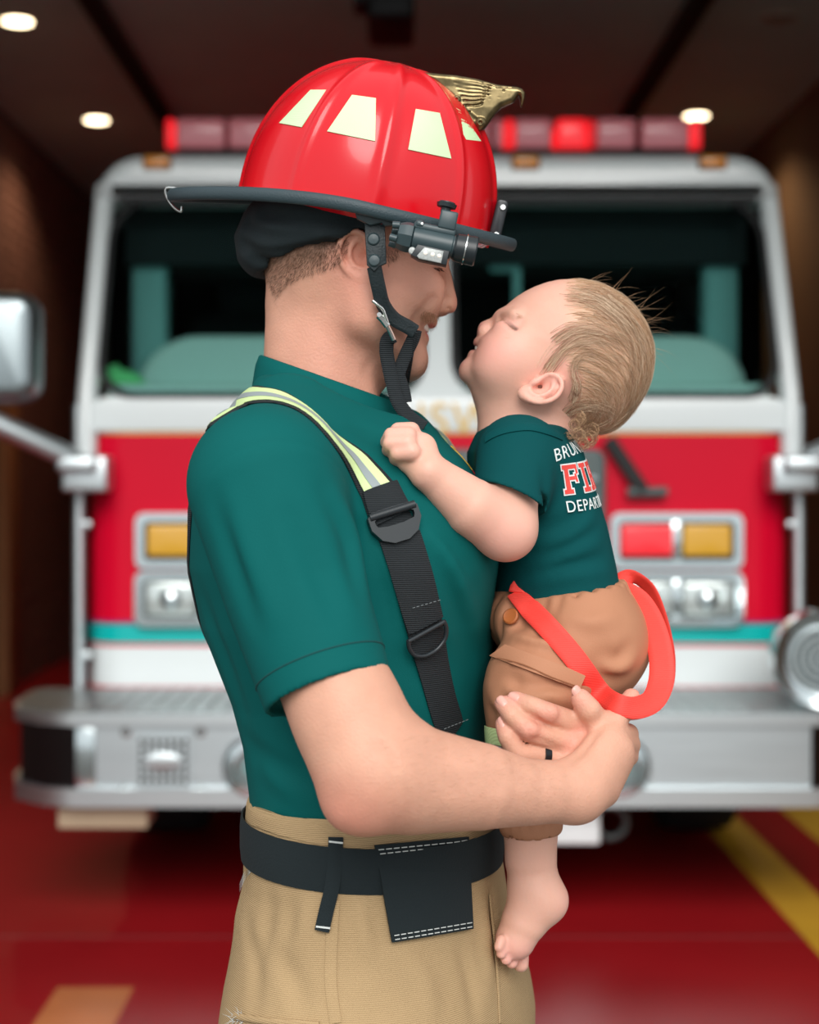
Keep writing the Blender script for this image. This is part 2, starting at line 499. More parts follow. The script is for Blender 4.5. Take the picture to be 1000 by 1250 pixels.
# white body around the panes: centre post with flared foot, A pillars
zm = zb + .17
cp = []
for k in range(9):
    a = R(90 * k / 8); cp.append((TC + .04 + .15 * (1 - math.cos(a)) if False else TC + .040 + .14 * (1 - math.sin(a)), zb - .004 + .14 * (1 - math.cos(a))))
post = [(TC - (x - TC), z) for x, z in cp] + [(TC - .04, zt)] + [(TC + .04, zt)] + cp[::-1]
prism('windshield_post', post, TY + .013, TY + .06, M['t_white'], truck, M=SH)
for s in (-1, 1):
    V, Fc = sweep_mesh([(TC + s * (HW - .004), TY + .03, zb - .2), (TC + s * (HW - .004), TY + .03, zb), (TC + s * (HW - .004), TY + lean + .03, zt + .03)], circ(.034, 14, .045))
    joined('windshield_pillar', [(V, Fc)], M['t_white'], truck)
# corner fillers at the pane's outer corners
# roof cap
TR = TY + lean
def xr(px): return X(px, TR)
xl_, xr_ = TC - HW - .01, TC + HW + .01
zt0, zt1 = zt - .02, P(0, 192, TR)[2]
pts = [(xl_, zt0), (xr_, zt0)] + [(xr_ - .16 + .16 * math.cos(R(a)), zt0 + .02 + (zt1 - zt0 - .02) * math.sin(R(a))) for a in range(0, 91, 11)] + [(xl_ + .16 - .16 * math.cos(R(a)), zt0 + .02 + (zt1 - zt0 - .02) * math.sin(R(a))) for a in range(88, -1, -11)]
prism('roof_cap', pts, TR - .06, TR + 1.8, M['t_white'], truck, .05, 4)
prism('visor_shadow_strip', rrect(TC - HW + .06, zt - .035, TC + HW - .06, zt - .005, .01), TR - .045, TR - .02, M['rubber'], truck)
# marker lights on the roof front
for px in (195, 432, 536, 640, 866):
    x = X(px, TR); z = P(0, 203, TR)[2]
    ml = box('marker_light', (x - .046, TR - .085, z - .02), (x + .046, TR - .055, z + .022), M['amber'], truck, .012, 3)
    box('marker_base', (x - .05, TR - .062, z - .026), (x + .05, TR - .045, z + .026), M['dark'], ml, .004)
# light bar
LY = TR + .18
zl0, zl1 = P(0, 190, LY)[2], P(0, 153, LY)[2]
lb = box('light_bar', (X(207, LY), LY - .12, zl0 - .035), (X(850, LY), LY + .2, zl0), M['dark'], truck, .01)
segs = [(207, 219, 'brightred'), (219, 280, 'pinklens'), (282, 343, 'pinklens'), (345, 406, 'redlens'), (408, 470, 'pinklens'), (472, 534, 'redlens'), (536, 597, 'pinklens'), (599, 613, 'pinklens'),
        (613, 625, 'brightred'), (625, 671, 'pinklens'), (675, 713, 'brightred'), (713, 723, 'redlens'), (723, 771, 'pinklens'), (776, 836, 'pinklens'), (837, 850, 'brightred')]
for a, b, k in segs:
    box('light_bar_lens', (X(a, LY) + .002, LY - .13, zl0), (X(b, LY) - .002, LY + .19, zl1), M[k], lb, .014, 3)
# corner tubes from bumper to windshield
for s, px in ((-1, 98), (1, 974)):
    x = TC + s * (HW + .022)
    tube('corner_tube', [(x, TY + .02, Z(872)), (x, TY + .02, zb - .02)], .021, M['brushed'], truck, 14)
    for pz in (800, 640):
        box('tube_clamp', (min(x, TC + s * (HW - .02)), TY + .005, Z(pz) - .012), (max(x, TC + s * (HW - .02)), TY + .035, Z(pz) + .012), M['brushed'], truck, .004)

# cab sides, floor and back so the interior is enclosed
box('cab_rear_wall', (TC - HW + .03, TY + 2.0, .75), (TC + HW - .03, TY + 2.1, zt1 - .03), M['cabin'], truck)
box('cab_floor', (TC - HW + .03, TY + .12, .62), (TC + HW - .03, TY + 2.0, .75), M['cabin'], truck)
for s in (-1, 1):
    x0, x1 = sorted((TC + s * HW, TC + s * (HW - .03)))
    box('cab_side', (x0, TY + lean + .7, zb), (x1, TY + 2.1, zt), M['t_white'], truck)
    box('cab_door', (x0, TY + .2, zb - .2), (x1, TY + lean + .75, zb), M['t_white'], truck)
    x2, x3 = sorted((TC + s * (HW - .075), TC + s * (HW - .20)))
    box('interior_pillar', (x2, TY + .50, zb), (x3, TY + .62, zt - .14), M['cabin2'], truck, .02)
    gx = TC + s * (HW - .015)
    box('side_window', (gx - .003, TY + .4, zb + .02), (gx + .003, TY + lean + .68, zt - .02), M['glass'], truck)
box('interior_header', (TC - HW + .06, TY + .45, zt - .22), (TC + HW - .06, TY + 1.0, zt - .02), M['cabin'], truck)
# dashboard pods
def pod(x0, x1, s):
    zt_, z0 = P(0, 412, TY + .45)[2], zb - .16
    pts = [(x0, z0), (x1, z0)]
    hi = [(x1 - .22 + .22 * math.cos(R(a)), zt_ - .2 + .2 * math.sin(R(a))) for a in range(0, 91, 10)]
    lo_ = [(x0 + .30 - .30 * math.cos(R(a)), zt_ - .2 + .2 * math.sin(R(a))) for a in range(90, -1, -10)]
    if s < 0: hi = [(x1 - .30 + .30 * math.cos(R(a)), zt_ - .2 + .2 * math.sin(R(a))) for a in range(0, 91, 10)]; lo_ = [(x0 + .22 - .22 * math.cos(R(a)), zt_ - .2 + .2 * math.sin(R(a))) for a in range(90, -1, -10)]
    prism('dash_pod', pts + hi + lo_, TY + .36, TY + .8, M['dash'], truck, .03, 3)
pod(TC + .10, X(914, TY + .36), 1)
pod(X(166, TY + .36), TC - .10, -1)
box('dashboard', (TC - HW + .05, TY + .10, zb - .2), (TC + HW - .05, TY + .36, P(0, 470, TY + .2)[2]), M['dash'], truck, .03, 3)
# crew seats and a grab rail behind the glass
for px in (300, 790):
    x = X(px, TY + .9)
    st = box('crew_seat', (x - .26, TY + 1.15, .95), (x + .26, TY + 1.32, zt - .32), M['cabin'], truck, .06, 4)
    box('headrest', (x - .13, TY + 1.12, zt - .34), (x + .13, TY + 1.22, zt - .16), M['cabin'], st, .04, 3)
x = X(631, TY + .5)
tube('grab_rail', [(x, TY + .5, P(0, 372, TY + .5)[2]), (x, TY + .5, P(0, 300, TY + .5)[2]), (x + .01, TY + .5, P(0, 270, TY + .5)[2])], .016, M['cabin2'], truck)
box('rail_bracket', (X(598, TY + .5), TY + .49, P(0, 332, TY + .5)[2]), (x, TY + .53, P(0, 316, TY + .5)[2]), M['cabin2'], truck, .008)

# head and signal lamps
def lamp_unit(x0, x1, y0, y1, lenses, mname):
    fr = prism('lamp_bezel', rrect(X(x0), Z(y1), X(x1), Z(y0), .03), TY - .035, TY + .0, M['chrome'], truck, hole=rrect(X(x0) + .028, Z(y1) + .028, X(x1) - .028, Z(y0) - .028, .018))
    box('lamp_recess', (X(x0) + .02, TY - .012, Z(y1) + .02), (X(x1) - .02, TY + .0, Z(y0) - .02), M['dark'], fr)
    for a, b, k in lenses:
        if k == 'head':
            for xa_, xb_ in ((a, b),):
                box('headlamp', (X(a), TY - .03, Z(y1) + .035), (X(b), TY - .012, Z(y0) - .035), M['lampglass'], fr, .012, 3)
                cx, cz = (X(a) + X(b)) / 2, (Z(y0) + Z(y1)) / 2
                lathe('headlamp_bulb', [(-.02, .004), (-.016, .022), (-.006, .036), (0, .04)], (cx, TY - .024, cz), (0, 1, 0), M['chrome'], fr, 20)
        else:
            o = prism('signal_lens', rrect(X(a), Z(y1) + .042, X(b), Z(y0) - .038, .012), TY - .034, TY - .01, M[k], fr, .008, 3)
    cx = (X(x0) + X(x1)) / 2
    box('lamp_divider', (cx - .018, TY - .034, Z(y1) + .025), (cx + .018, TY - .008, Z(y0) - .025), M['chrome'], fr, .004)
for mir in (False, True):
    f = (lambda p: 1072 - p) if mir else (lambda p: p)
    def srt(a, b): return tuple(sorted((f(a), f(b))))
    lamp_unit(*srt(744, 905), 626, 694, [srt(757, 822) + ('redlens',), srt(832, 891) + ('ambers',)], '')
    lamp_unit(*srt(744, 906), 697, 764, [srt(757, 820) + ('head',), srt(832, 893) + ('head',)], '')
# centre grille
gx0, gx1 = X(338), X(738)
gr = prism('grille', rrect(gx0, Z(770), gx1, Z(548), .04), TY - .05, TY - .001, M['grey_trim'], truck, .012, 3)
for k in range(7):
    z = Z(585 + k * 25)
    box('grille_bar', (gx0 + .03, TY - .07, z - .012), (gx1 - .03, TY - .045, z + .012), M['chrome'], gr, .005)
# wiper arms
for sgn, px in ((1, 1), (-1, -1)):
    def wx(p): return X(536 + sgn * (p - 536))
    e1 = np.array([wx(742), TY - .03, Z(536)]); e2 = np.array([wx(784), TY - .045, Z(600)])
    wa = tube('wiper_arm', [e1, e2], .02, M['rubber'], truck, sect=[(-.024, -.012), (.024, -.012), (.02, .012), (-.02, .012)], up=(0, -1, 0))
    tube('wiper_pivot', [(wx(764), TY - .04, Z(601)), (wx(812), TY - .04, Z(600))], .017, M['grey_trim'], wa)
# mirror brackets, arms, heads
for s in (-1, 1):
    def mxp(p): return X(p) if s < 0 else X(1072 - p)
    xs = sorted((mxp(84), mxp(139)))
    br = box('mirror_bracket', (xs[0], TY - .13, Z(600)), (xs[1], TY + .0, Z(557)), M['brushed'], truck, .012, 3)
    xs2 = sorted((mxp(80), mxp(128)))
    box('bracket_bar', (xs2[0], TY - .17, Z(577)), (xs2[1], TY - .10, Z(557)), M['brushed'], br, .015, 3)
    a_ = np.array([mxp(100), TY - .12, Z(562)]); b_ = np.array([mxp(-8), TY - .28, P(0, 503, TY - .28)[2]])
    V, Fc = sweep_mesh([a_, b_, b_ + np.array([s * .20, -.02, .10])], circ(.035, 14))
    ma = joined('mirror_arm', [(V, Fc)], M['brushed'], truck)
    YM = TY - .30
    x_in, x_out = (P(43, 0, YM)[0], P(-45, 0, YM)[0]) if s < 0 else (TC * 2 - P(43, 0, YM)[0], TC * 2 - P(-45, 0, YM)[0])
    x0, x1 = sorted((x_in, x_out))
    prism('mirror_housing', rrect(x0, P(0, 492, YM)[2], x1, P(0, 354, YM)[2], .07), YM, YM + .12, M['mirror_shell'], ma, .05, 4)
    prism('mirror_glass', rrect(x0 + .02, P(0, 488, YM)[2], x1 - .02, P(0, 358, YM)[2], .06), YM + .12, YM + .124, M['chrome'], ma)

# bumper
BY = 3.27
BX0, BX1 = P(94, 0, BY)[0], P(980, 0, BY)[0]
def bz(py): return P(0, py, BY)[2]
YBk = TY - .02
xo0, xo1 = P(28, 0, BY + .30)[0], TC * 2 - P(28, 0, BY + .30)[0]
def bump_outline(o=0.0, drop=0.0):
    L = [(BX0 - o * .5, BY - o), (BX0 - .10 - o * .7, BY + .03 - o * .8), (BX0 - .19 - o, BY + .12 - o * .4), (xo0 - o, BY + .28), (xo0 - o, YBk)]
    Rr = [(TC * 2 - x, y) for x, y in L]
    return L[::-1] + Rr
def plate(name, z0, z1, o, m, parent, back=YBk + .35):
    q = bump_outline(o); n = len(q)
    V = [(x, y, z0) for x, y in q] + [(x, y, z1) for x, y in q]
    Fc = [tuple(range(n)), tuple(range(2 * n - 1, n - 1, -1))] + [(i, (i + 1) % n, n + (i + 1) % n, n + i) for i in range(n)]
    return sharp(pd(name, V, Fc, m, parent), 30)
bp_ = plate('bumper', bz(966), bz(882), 0.0, M['brushed'], truck)
M['trim_metal'] = mat('satin_trim', srgb(220, 226, 228), rough=0.38, metal=1.0)
plate('bumper_top_trim', bz(885), bz(871), .02, M['trim_metal'], bp_)
plate('bumper_bottom_trim', bz(984), bz(962), .02, M['trim_metal'], bp_)
tp = plate('bumper_tread_top', bz(871), bz(871) + .006, .004, M['tread'], bp_)
# raised tread lugs of the bumper top, alternating diagonals
V = []; Fc = []
for i in range(46):
    for j in range(11):
        x = xo0 + .05 + i * (xo1 - xo0 - .1) / 45; y = BY + .03 + j * .05
        if abs(x - TC) > (BX1 - BX0) / 2 and y < BY + .3: continue
        a = R(45 if (i + j) % 2 else -45); ca, sa = math.cos(a), math.sin(a); z = bz(871) + .006
        o = len(V)
        for u, v, h in ((-.017, 0, 0), (0, -.006, .0), (.017, 0, 0), (0, .006, 0), (0, 0, .004)):
            V.append((x + u * ca - v * sa, y + u * sa + v * ca, z + h))
        Fc += [(o, o + 1, o + 4), (o + 1, o + 2, o + 4), (o + 2, o + 3, o + 4), (o + 3, o, o + 4)]
pd('tread_lugs', V, Fc, M['tread'], bp_, False, kind='stuff')
for s, x in ((-1, BX0), (1, BX1)):          # dark polished corner sections
    q = [(BX0, BY - .004), (BX0 - .10, BY + .026), (BX0 - .19, BY + .116), (xo0 - .004, BY + .28), (xo0 - .004, BY + .5)]
    if s > 0: q = [(TC * 2 - x_, y_) for x_, y_ in q]
    V = [(a, b, z) for z in (bz(962), bz(885)) for a, b in q]; n = len(q)
    V += [(a + (.01 if s < 0 else -.01), b + .012, z) for z in (bz(962), bz(885)) for a, b in q]
    Fc = [(i, i + 1, n + i + 1, n + i) for i in range(n - 1)] + [(2 * n + i, 3 * n + i, 3 * n + i + 1, 2 * n + i + 1) for i in range(n - 1)]
    pd('bumper_corner', V, Fc, mat('dark_chrome', srgb(120, 116, 122), rough=.12, metal=1), bp_)
box('bumper_edge_strip', (BX0 - .004, BY - .008, bz(960)), (BX0 + .055, BY - .001, bz(888)), M['chrome'], bp_, .003)
# speaker grille on the bumper's left
gx0, gx1, gz0, gz1 = P(168, 0, BY)[0], P(231, 0, BY)[0], bz(958), bz(899)
sg = box('speaker_recess', (gx0, BY - .004, gz0), (gx1, BY + .001, gz1), M['dark'], bp_)
for k in range(8):
    x = gx0 + (gx1 - gx0) * k / 7
    box('grille_wire', (x - .0035, BY - .010, gz0), (x + .0035, BY - .004, gz1), M['brushed'], sg)
for k in range(7):
    z = gz0 + (gz1 - gz0) * k / 6
    box('grille_wire', (gx0, BY - .012, z - .0035), (gx1, BY - .006, z + .0035), M['brushed'], sg)
cx, cz = (gx0 + gx1) / 2, (gz0 + gz1) / 2
prism('grille_badge', [(cx + .055 * math.cos(R(a)), cz + .026 * math.sin(R(a))) for a in range(0, 360, 15)], BY - .018, BY - .008, M['brushed'], sg, .004)
for a in (-.11, .11):
    for b in (-.085, .085):
        lathe('screw', [(-.006, .012), (-.003, .016), (0, .016)], (cx + a, BY, cz + b), (0, 1, 0), M['chrome'], sg, 12)
# round tow eyes / fog lamps
for px in (537 - 225, 537 + 217):
    x = P(px, 0, BY)[0]; z = bz(936)
    fl = lathe('fog_lamp', [(-.02, .055), (-.03, .062), (-.026, .085), (-.012, .098), (0, .1)], (x, BY, z), (0, 1, 0), M['chrome'], bp_, 36)
    lathe('fog_lamp_lens', [(-.025, .002), (-.022, .03), (-.012, .058), (-.008, .06)], (x, BY, z), (0, 1, 0), mat('grey_teal_lens', srgb(110, 150, 150), rough=.15, coat=.5), fl, 28)
# siren at the right end of the bumper
YS = BY + .06
c = P(1003, 804, YS)
si = lathe('siren', [(0, .10), (-.015, .145), (.01, .150), (.05, .147), (.09, .12), (.22, .11), (.27, .07), (.28, .01)], c, (0, 1, 0), M['chrome'], truck, 40)
lathe('siren_face', [(-.004, .002), (-.004, .102), (.004, .102)], c, (0, 1, 0), M['grey_trim'], si, 32)
for k in range(4):
    rr = .022 + k * .024
    V, Fc = sweep_mesh([c + np.array([rr * math.cos(2 * math.pi * i / 28), -.008, rr * math.sin(2 * math.pi * i / 28)]) for i in range(28)], circ(.006, 6), closed=True)
    joined('siren_ring', [(V, Fc)], M['brushed'], si)
box('siren_foot', (c[0] - .05, YS + .06, bz(871)), (c[0] + .05, YS + .18, c[2] - .09), M['chrome'], si, .008)
# things under the bumper
a = P(76, 1006, BY + .12); b = P(184, 983, BY + .12)
box('tow_plate', (a[0], BY + .05, a[2]), (b[0], BY + .22, b[2] + .03), M['tan'], truck, .006)
a = P(672, 1028, BY + .1); b = P(731, 984, BY + .1)
box('licence_plate_box', (a[0], BY + .06, a[2]), (b[0], BY + .18, b[2] + .03), M['t_white'], truck, .008)
c = P(745, 1003, BY + .3)
tube('tow_eye', [c + np.array([.05 * math.cos(R(a)), 0, .05 * math.sin(R(a))]) for a in range(0, 360, 20)], .014, M['grey_trim'], truck, 8, closed=True)
# chassis, axle, wheels and rear body
box('chassis', (TC - .45, TY - .1, .42), (TC + .45, TY + 6.2, .66), M['rubber'], truck)
box('cab_underside', (TC - HW + .04, TY + .03, .50), (TC + HW - .04, TY + 2.05, Z(846)), M['dark'], truck)
for y in (TY + .95, TY + 5.0):
    tube('axle', [(TC - .95, y, .5), (TC + .95, y, .5)], .07, M['rubber'], truck)
    for s in (-1, 1):
        x = TC + s * 1.0
        wh = lathe('wheel', [(-.14, .30), (-.145, .38), (-.15, .44), (-.12, .49), (-.05, .5), (.05, .5), (.12, .49), (.15, .44), (.145, .38), (.14, .30)], (x, y, .5), (1, 0, 0), M['tyre'], truck, 40)
        lathe('hub', [(-.10, .28), (-.12, .30), (.12, .30), (.13, .12), (.15, .1), (.16, .02)], (x, y, .5), (s, 0, 0), M['chrome'], wh, 24)
box('body_box', (TC - HW + .02, TY + 2.25, .62), (TC + HW - .02, TY + 6.6, 2.42), M['t_red'], truck, .03)
box('body_stripe', (TC - HW + .01, TY + 2.24, 1.35), (TC + HW - .01, TY + 6.61, 1.48), M['t_white'], truck)
# small lime item lying on the dashboard
c = P(150, 455, TY + .22)
lp = [(c[0] + .075 * math.cos(a) * (1 + .2 * math.sin(3 * a)), c[2] + .012 * math.sin(a)) for a in np.linspace(0, 2 * math.pi, 18, endpoint=False)]
zt_d = P(0, 470, TY + .2)[2] + .002
bm = bmesh.new(); bmesh.ops.create_icosphere(bm, subdivisions=3, radius=1)
for v in bm.verts:
    n_ = math.sin(v.co.x * 5) * .15 + math.cos(v.co.y * 6 + v.co.x * 3) * .12
    v.co = Vector((c[0] + v.co.x * .085, TY + .2 + v.co.y * .06, zt_d + max(0, v.co.z * (.045 + .03 * n_ + (.03 if v.co.x < 0 else 0)))))
link('folded_cloth', bm_mesh(bm), mat('lime_cloth', srgb(120, 220, 140), rough=.8), None, True, label='small lime green item lying on the dashboard behind the left windshield', cat='cloth')
# ------------------------------------------------------------------ implicit surfaces -> meshes
f4 = np.float32
def nrm(v): v = np.array(v, float); return v / np.linalg.norm(v)

def capsule(a, b, ra, rb=None, sq=None):
    """tapered capsule; sq=(axis, factor): cross-section flattened along axis"""
    a = np.array(a, float); b = np.array(b, float); rb = ra if rb is None else rb
    ab = b - a; L2 = float(ab @ ab) + 1e-12
    if sq is not None: ax = nrm(sq[0]); fac = sq[1]
    a_ = a.astype(f4); ab_ = ab.astype(f4)
    def f(p):
        q = p - a_
        t = np.clip((q @ ab_) / L2, 0, 1).astype(f4)
        v = q - t[:, None] * ab_
        if sq is not None:
            c = v @ ax.astype(f4); v = v + (c * (1 / fac - 1))[:, None] * ax.astype(f4)
            return (np.sqrt((v * v).sum(1)) - (ra + t * (rb - ra))) * min(1.0, fac) if fac < 1 else np.sqrt((v * v).sum(1)) - (ra + t * (rb - ra))
        return np.sqrt((v * v).sum(1)) - (ra + t * (rb - ra))
    return f

def polycap(pts, rad):
    """chain of tapered capsules (union)"""
    fs = [capsule(pts[i], pts[i + 1], rad[i], rad[i + 1]) for i in range(len(pts) - 1)]
    def f(p):
        d = fs[0](p)
        for g in fs[1:]: d = np.minimum(d, g(p))
        return d
    return f

def ell(c, r, rot=None):
    c = np.array(c, f4); r = np.array(r, f4); Rm = None if rot is None else np.array(rot, f4)
    def f(p):
        q = p - c
        if Rm is not None: q = q @ Rm.T
        k0 = np.sqrt(((q / r) ** 2).sum(1)); k1 = np.sqrt(((q / (r * r)) ** 2).sum(1)) + 1e-9
        return k0 * (k0 - 1) / k1
    return f

def axes(u, v):
    """rows: orthonormal frame from main axis u and approximate second axis v"""
    u = nrm(u); v = np.array(v, float); v = nrm(v - u * (u @ v)); return np.stack([u, v, np.cross(u, v)])

def poly2(pts):
    pts = np.array(pts, f4); A = pts; B = np.roll(pts, -1, 0)
    def f(x, z):
        best = np.full(x.shape, 1e9, f4); ins = np.zeros(x.shape, bool)
        for (ax, az), (bx, bz_) in zip(A, B):
            ex, ez = bx - ax, bz_ - az; wx, wz = x - ax, z - az
            t = np.clip((wx * ex + wz * ez) / (ex * ex + ez * ez + 1e-12), 0, 1)
            dx, dz = wx - ex * t, wz - ez * t
            best = np.minimum(best, dx * dx + dz * dz)
            c = (az > z) != (bz_ > z)
            ins ^= c & (x < ex * (z - az) / (ez if abs(ez) > 1e-9 else 1e-9) + ax)
        d = np.sqrt(best); return np.where(ins, -d, d)
    return f

def slab(pts, W, r, O=(0, 0, 0), ax=None, wf=None):
    """outline in the local (x,z) plane, half width W along local y, edge fillet r. ax rows: x,y,z axes"""
    pf = poly2(pts); O = np.array(O, f4); ax = np.eye(3, dtype=f4) if ax is None else np.array(ax, f4)
    def f(p):
        q = (p - O) @ ax.T
        d2 = pf(q[:, 0], q[:, 2])
        Wx = W if wf is None else wf(q)
        a = d2 + r; b = np.abs(q[:, 1]) - (Wx - r)
        return np.sqrt(np.maximum(a, 0) ** 2 + np.maximum(b, 0) ** 2) - r + np.minimum(np.maximum(a, b), 0)
    return f

def loft(secs, rot=0.0, e=2.0, cap=0.02):
    """secs: (z, cx, cy, a, b) elliptical sections, turned by rot about z"""
    s = np.array(sorted(secs), float); c, n = math.cos(rot), math.sin(rot)
    def f(p):
        z = p[:, 2]; zc = np.clip(z, s[0, 0], s[-1, 0])
        cx, cy, a, b = (np.interp(zc, s[:, 0], s[:, i]).astype(f4) for i in (1, 2, 3, 4))
        x = p[:, 0] - cx; y = p[:, 1] - cy
        u = x * c + y * n; v = -x * n + y * c
        k = (np.abs(u / a) ** e + np.abs(v / b) ** e) ** (1 / e)
        # distance along the ray to the centre, scaled so it stays near-euclidean
        rr = np.sqrt(u * u + v * v) + 1e-9
        d = rr * (1 - 1 / np.maximum(k, 1e-4))
        d = np.where(k < .3, -np.minimum(a, b) * (1 - k), d) * .92
        dz = np.maximum(s[0, 0] - z, z - s[-1, 0])
        return np.where(dz > 0, np.sqrt(np.maximum(d, 0) ** 2 + dz ** 2), np.maximum(d, dz))
    return f

class Sdf:
    def __init__(s): s.ops = []
    def u(s, f, k=0.01): s.ops.append(('u', f, k)); return s
    def s(s, f, k=0.004): s.ops.append(('s', f, k)); return s
    def i(s, f, k=0.002): s.ops.append(('i', f, k)); return s
    def d(s, f): s.ops.append(('d', f, 0)); return s        # displacement: f(p) added, |f| small
    def __call__(s, p, ops=None):
        d = None
        for op, f, k in (s.ops if ops is None else ops):
            if op == 'd':
                if d is not None: d = d + f(p)
                continue
            v = f(p)
            if d is None:
                d = v if op != 's' else np.full(len(p), 1.0, f4); continue
            if op == 'u':
                h = np.maximum(k - np.abs(d - v), 0) / k; d = np.minimum(d, v) - h * h * k * .25
            elif op == 's':
                v = -v; h = np.maximum(k - np.abs(d - v), 0) / k; d = np.maximum(d, v) + h * h * k * .25
            else:
                h = np.maximum(k - np.abs(d - v), 0) / k; d = np.maximum(d, v) + h * h * k * .25
        return d
    def cull_all(s, C, r):
        r = r * 1.25; C = C.astype(f4)
        vals = [None if op == 'd' else f(C) for op, f, k in s.ops]
        up = np.min([v for v, o in zip(vals, s.ops) if o[0] == 'u'], 0) + r
        keep = []
        for (op, f, k), v in zip(s.ops, vals):
            if op == 'u': keep.append(~((v - r > up + k) & (v - r > 0)))
            elif op == 's': keep.append(~(v - r > k + .002))
            elif op == 'i': keep.append(~(v + r < -k - .002))
            else: keep.append(np.ones(len(C), bool))
        return np.array(keep).T

def mesh_sdf(f, lo, hi, h, B=12, proj=True):
    lo = np.array(lo, float); hi = np.array(hi, float)
    nb = np.ceil((hi - lo) / (h * B)).astype(int) + 1
    dims = nb * B
    V = np.ones(dims, f4)
    g = np.stack(np.meshgrid(*[np.arange(n) for n in nb], indexing='ij'), -1).reshape(-1, 3)
    cen = lo + (g + .5) * B * h - h * .5
    rad = .5 * math.sqrt(3) * B * h
    dc = f(cen.astype(f4))
    off = np.stack(np.meshgrid(*[np.arange(B)] * 3, indexing='ij'), -1).reshape(-1, 3)
    near = np.abs(dc) <= rad * 1.5 + .004
    kmap = np.full(len(g), -1); kmap[near] = np.arange(near.sum()); KP = f.cull_all(cen[near], rad)
    for k in range(len(g)):
        b0 = g[k] * B
        sl = (slice(b0[0], b0[0] + B), slice(b0[1], b0[1] + B), slice(b0[2], b0[2] + B))
        if not near[k]:
            if dc[k] < 0: V[sl] = -1
            continue
        ops = [o for o, q in zip(f.ops, KP[kmap[k]]) if q]
        if not any(o[0] == 'u' for o in ops): continue
        pts = (lo + (b0 + off) * h).astype(f4)
        v = f(pts, ops)
        V[sl] = v.reshape(B, B, B)
    S = V < 0
    sh = lambda A, i, j, k: A[i:A.shape[0] - 1 + i, j:A.shape[1] - 1 + j, k:A.shape[2] - 1 + k]
    cnt = np.zeros(np.array(dims) - 1, np.uint8)
    corners = [(i, j, k) for i in (0, 1) for j in (0, 1) for k in (0, 1)]
    for c in corners: cnt += sh(S, *c)
    act = (cnt > 0) & (cnt < 8)
    idx = np.argwhere(act); n = len(idx)
    vid = np.full(act.shape, -1, np.int32); vid[act] = np.arange(n)
    cv = np.stack([V[idx[:, 0] + c[0], idx[:, 1] + c[1], idx[:, 2] + c[2]] for c in corners], 1)
    acc = np.zeros((n, 3)); w_ = np.zeros(n)
    for a in range(8):
        for b in range(a + 1, 8):
            da = np.array(corners[b]) - np.array(corners[a])
            if np.abs(da).sum() != 1: continue
            va, vb = cv[:, a], cv[:, b]; m = (va < 0) != (vb < 0)
            t = np.where(m, va / np.where(m, va - vb, 1), 0)
            acc += np.where(m[:, None], np.array(corners[a]) + t[:, None] * da, 0); w_ += m
    pos = lo + (idx + acc / w_[:, None]) * h
    quads = []
    for ax_ in range(3):
        s0 = [slice(None)] * 3; s1 = [slice(None)] * 3
        s0[ax_] = slice(0, -1); s1[ax_] = slice(1, None)
        ch = S[tuple(s0)] != S[tuple(s1)]
        e = np.argwhere(ch)
        o1, o2 = [(1, 2), (2, 0), (0, 1)][ax_]
        e = e[(e[:, o1] > 0) & (e[:, o2] > 0) & (e[:, o1] < dims[o1] - 1) & (e[:, o2] < dims[o2] - 1)]
        d1 = np.zeros(3, int); d1[o1] = 1; d2 = np.zeros(3, int); d2[o2] = 1
        q = np.stack([vid[tuple(x.T)] for x in (e - d1 - d2, e - d2, e, e - d1)], 1)
        flip = ~S[tuple(e.T)]
        q[flip] = q[flip][:, ::-1]
        quads.append(q)
    Q = np.concatenate(quads); Q = Q[(Q >= 0).all(1)]
    return pos, Q

def grad(f, p, e=.0006):
    g = np.zeros(p.shape, np.float64)
    for i in range(3):
        q = p.copy(); q[:, i] += e; r = p.copy(); r[:, i] -= e
        g[:, i] = (f(q.astype(f4)) - f(r.astype(f4))) / (2 * e)
    return g

def np_mesh(name, pos, Q, col=None):
    me = bpy.data.meshes.new(name); n = len(pos); m = len(Q)
    me.vertices.add(n); me.vertices.foreach_set('co', pos.astype(f4).ravel())
    k = Q.shape[1]
    me.loops.add(k * m); me.polygons.add(m)
    me.polygons.foreach_set('loop_start', np.arange(m, dtype=np.int32) * k)
    me.loops.foreach_set('vertex_index', Q.astype(np.int32).ravel())
    me.update(calc_edges=True)
    if col is not None: set_col(me, col)
    return me

def set_col(me, col):
    a = me.attributes.new('col', 'FLOAT_COLOR', 'POINT')
    c = np.ones((len(col), 4), f4); c[:, :3] = col[:, :3]; a.data.foreach_set('color', c.ravel())

def relax(pos, Q, it=1, lam=.5):
    for _ in range(it):
        acc = np.zeros_like(pos); cn = np.zeros(len(pos))
        for a, b in ((0, 1), (1, 2), (2, 3), (3, 0)):
            np.add.at(acc, Q[:, a], pos[Q[:, b]]); np.add.at(acc, Q[:, b], pos[Q[:, a]])
            np.add.at(cn, Q[:, a], 1); np.add.at(cn, Q[:, b], 1)
        pos = pos + lam * (acc / np.maximum(cn, 1)[:, None] - pos)
    return pos

def sdf_obj(name, f, lo, hi, h, m, parent=None, colf=None, smooth_it=1, **kw):
    pos, Q = mesh_sdf(f, lo, hi, h)
    if smooth_it: pos = relax(pos, Q, smooth_it, .5)
    me = np_mesh(name, pos, Q, None if colf is None else colf(pos))
    return link(name, me, m, parent, True, **kw)

